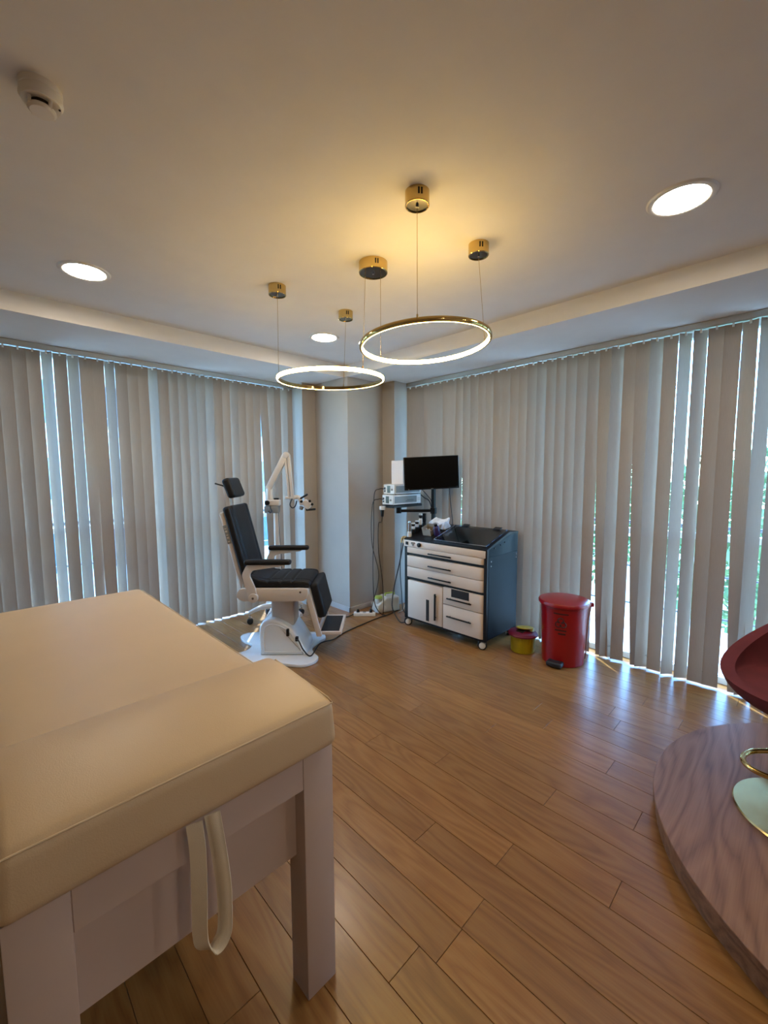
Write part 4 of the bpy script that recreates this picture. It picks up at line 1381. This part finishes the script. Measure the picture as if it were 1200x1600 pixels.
pmx = Matrix.Translation(bc) @ Matrix.Rotation(to - 0.30, 4, 'Z')
MB().pillow(0.130, 0.215, -0.058, 0.058, 0.010, 0.050, 0.014, 0.0, (6, 8, 1), mtx=pmx).build('pedal', 'pedal_black', BN, angle=70)


def bin_print(th, z, w, h, name='printed_mark'):
    """thin print wrapped on the bin wall"""
    mb = MB()
    vs, fs = [], []
    n = 6
    for i in range(n + 1):
        a = to + th + (i / n - 0.5) * w / 0.17
        for zz in (z - h / 2, z + h / 2):
            r = 0.156 + 0.010 * zz / 0.30 + 0.0012
            vs.append((bc[0] + r * math.cos(a), bc[1] + r * math.sin(a), zz))
    for i in range(n):
        fs.append([2 * i, 2 * i + 2, 2 * i + 3, 2 * i + 1])
    mb.add(vs, fs).build(name, 'print_black', BN, smooth=False)


# biohazard-like trefoil of three arcs and a ring, then two lines of print
for k in range(3):
    a = PI / 2 + k * 2 * PI / 3
    cx, cz = 0.020 * math.cos(a), 0.352 + 0.020 * math.sin(a)
    pts = []
    for j in range(13):
        b = a + PI + 0.45 + (2 * PI - 0.9) * j / 12
        s, zz = cx + 0.021 * math.cos(b), cz + 0.021 * math.sin(b)
        an = to - 0.12 + s / 0.17
        r = 0.156 + 0.010 * zz / 0.30 + 0.001
        pts.append((bc[0] + r * math.cos(an), bc[1] + r * math.sin(an), zz))
    MB().tube(pts, 0.0042, 5).build('biohazard_arc', 'print_black', BN)
bin_print(-0.12, 0.425, 0.11, 0.010)
bin_print(-0.12, 0.295, 0.085, 0.010)
bin_print(-0.06, 0.268, 0.055, 0.012)

sc = (3.268, 1.650, 0)
SH = thing('sharps_container', 'small yellow sharps container with purple lid beside the red bin', 'container', sc)
MB().lathe([(0, 0), (0.090, 0), (0.096, 0.006), (0.104, 0.150), (0, 0.150)], sc, 44).build('body', 'sharps_yellow', SH)
MB().lathe([(0.108, 0.138), (0.120, 0.142), (0.121, 0.152), (0.108, 0.166), (0.05, 0.178), (0, 0.180), (0, 0.15), (0.108, 0.138)], sc, 44).build('lid', 'sharps_purple', SH)
q = Matrix.Translation((sc[0] + 0.015, sc[1] - 0.01, 0.196)) @ Matrix.Rotation(0.16, 4, 'Y') @ Matrix.Rotation(-0.1, 4, 'X')
MB().lathe([(0, -0.006), (0.068, -0.006), (0.072, 0.0), (0.066, 0.006), (0, 0.009)], (0, 0, 0), 34, mtx=q).build('flap', 'sharps_flap', SH)
MB().box(-0.02, 0.02, -0.075, -0.055, -0.022, 0.004, 0.002, 1, mtx=q).build('flap_hinge', 'sharps_flap', SH)
MB().box(sc[0] - 0.065, sc[0] - 0.015, sc[1] - 0.03, sc[1] + 0.03, 0.172, 0.183, 0.003, 1).build('drop_opening', 'slot_black', SH)

# ------------------------------------------------------------------ round podium and bar stool
pc = (2.343, -0.535, 0)
PR = 0.987
PD = thing('podium', 'low round wooden podium at the right edge', 'podium', pc)
MB().lathe([(0, 0), (PR - 0.012, 0), (PR - 0.012, 0.078), (0, 0.078)], pc, 128).build('podium_side', 'podium_edge', PD)
MB().lathe([(0, 0.078), (PR - 0.002, 0.078), (PR, 0.080), (PR, 0.098), (PR - 0.002, 0.100), (0, 0.100)], pc, 128).build('podium_top', 'podium_oak', PD)

sx, sy = 2.315, -0.073
BS = thing('bar_stool', 'burgundy velvet bucket stool with golden pedestal on the wooden podium', 'stool', (sx, sy, 0.1), RZ)


def tb_(mb, name, material, parent=BS, **kw):
    return mb.build(name, material, parent, world=False, **kw)


tb_(MB().lathe([(0, 0), (0.240, 0), (0.243, 0.004), (0.238, 0.010), (0.08, 0.018), (0.045, 0.03), (0.036, 0.05), (0, 0.05)], (0, 0, 0), 72), 'base_disc', 'gold_brushed')
tb_(MB().cyl((0, 0, 0.04), (0, 0, 0.26), 0.030, seg=24).cyl((0, 0, 0.26), (0, 0, 0.45), 0.022, seg=24), 'pedestal', 'gold')
loop = []
for i in range(25):
    a = PI * (0.5 + i / 24)
    loop.append((-0.13 + 0.135 * math.cos(a), 0.095 * math.sin(a), 0.24))
tb_(MB().tube([(0.0, 0.03, 0.24), (-0.07, 0.092, 0.24)] + loop[1:-1] + [(-0.07, -0.092, 0.24), (0.0, -0.03, 0.24)], 0.0105, 10), 'foot_loop', 'gold')
tb_(MB().cyl((0, 0, 0.41), (0, 0, 0.440), 0.09, 0.11, 24), 'seat_plate', 'frame_black')
tb_(MB().tube([(-0.05, -0.05, 0.425), (-0.18, -0.12, 0.42)], 0.007, 8), 'height_lever', 'frame_black')
# bucket shell: front faces -x, the rim climbs to a backrest
vs, fs = [], []
NA, NR = 48, 14
for i in range(NA):
    a = 2 * PI * i / NA
    back = (1 + math.cos(a)) / 2            # 0 at the front, 1 at the back
    rim_r = 0.285 - 0.015 * back
    rim_h = 0.125 + 0.34 * (back ** 1.5)
    for j in range(NR + 1):
        s = j / NR
        r = rim_r * math.sin(s * PI / 2) ** 0.85 + 0.03 * s * s
        z = 0.435 + rim_h * (1 - math.cos(s * PI / 2)) ** 1.15
        vs.append((r * math.cos(a), r * math.sin(a), z))
no = len(vs)
for i in range(NA):
    a = 2 * PI * i / NA
    back = (1 + math.cos(a)) / 2
    rim_h = 0.125 + 0.34 * (back ** 1.5)
    for j in range(NR + 1):
        s = j / NR
        r = (0.285 - 0.015 * back) * math.sin(s * PI / 2) ** 0.85 + 0.03 * s * s - 0.05 * s
        z = 0.435 + max(0.112, rim_h * (1 - math.cos(s * PI / 2)) ** 1.15)
        vs.append((max(r, 0) * math.cos(a), max(r, 0) * math.sin(a), z))
for i in range(NA):
    k = (i + 1) % NA
    for j in range(NR):
        fs.append([i * (NR + 1) + j, i * (NR + 1) + j + 1, k * (NR + 1) + j + 1, k * (NR + 1) + j])
        fs.append([no + i * (NR + 1) + j, no + k * (NR + 1) + j, no + k * (NR + 1) + j + 1, no + i * (NR + 1) + j + 1])
    fs.append([i * (NR + 1) + NR, no + i * (NR + 1) + NR, no + k * (NR + 1) + NR, k * (NR + 1) + NR])
bm = bmesh.new()
bv = [bm.verts.new(p) for p in vs]
for f in fs:
    bm.faces.new([bv[q_] for q_ in f])
bmesh.ops.remove_doubles(bm, verts=bm.verts, dist=1e-4)
bmesh.ops.recalc_face_normals(bm, faces=bm.faces)
tb_(MB().add_bm(bm), 'seat_shell', 'velvet_burgundy', angle=70)
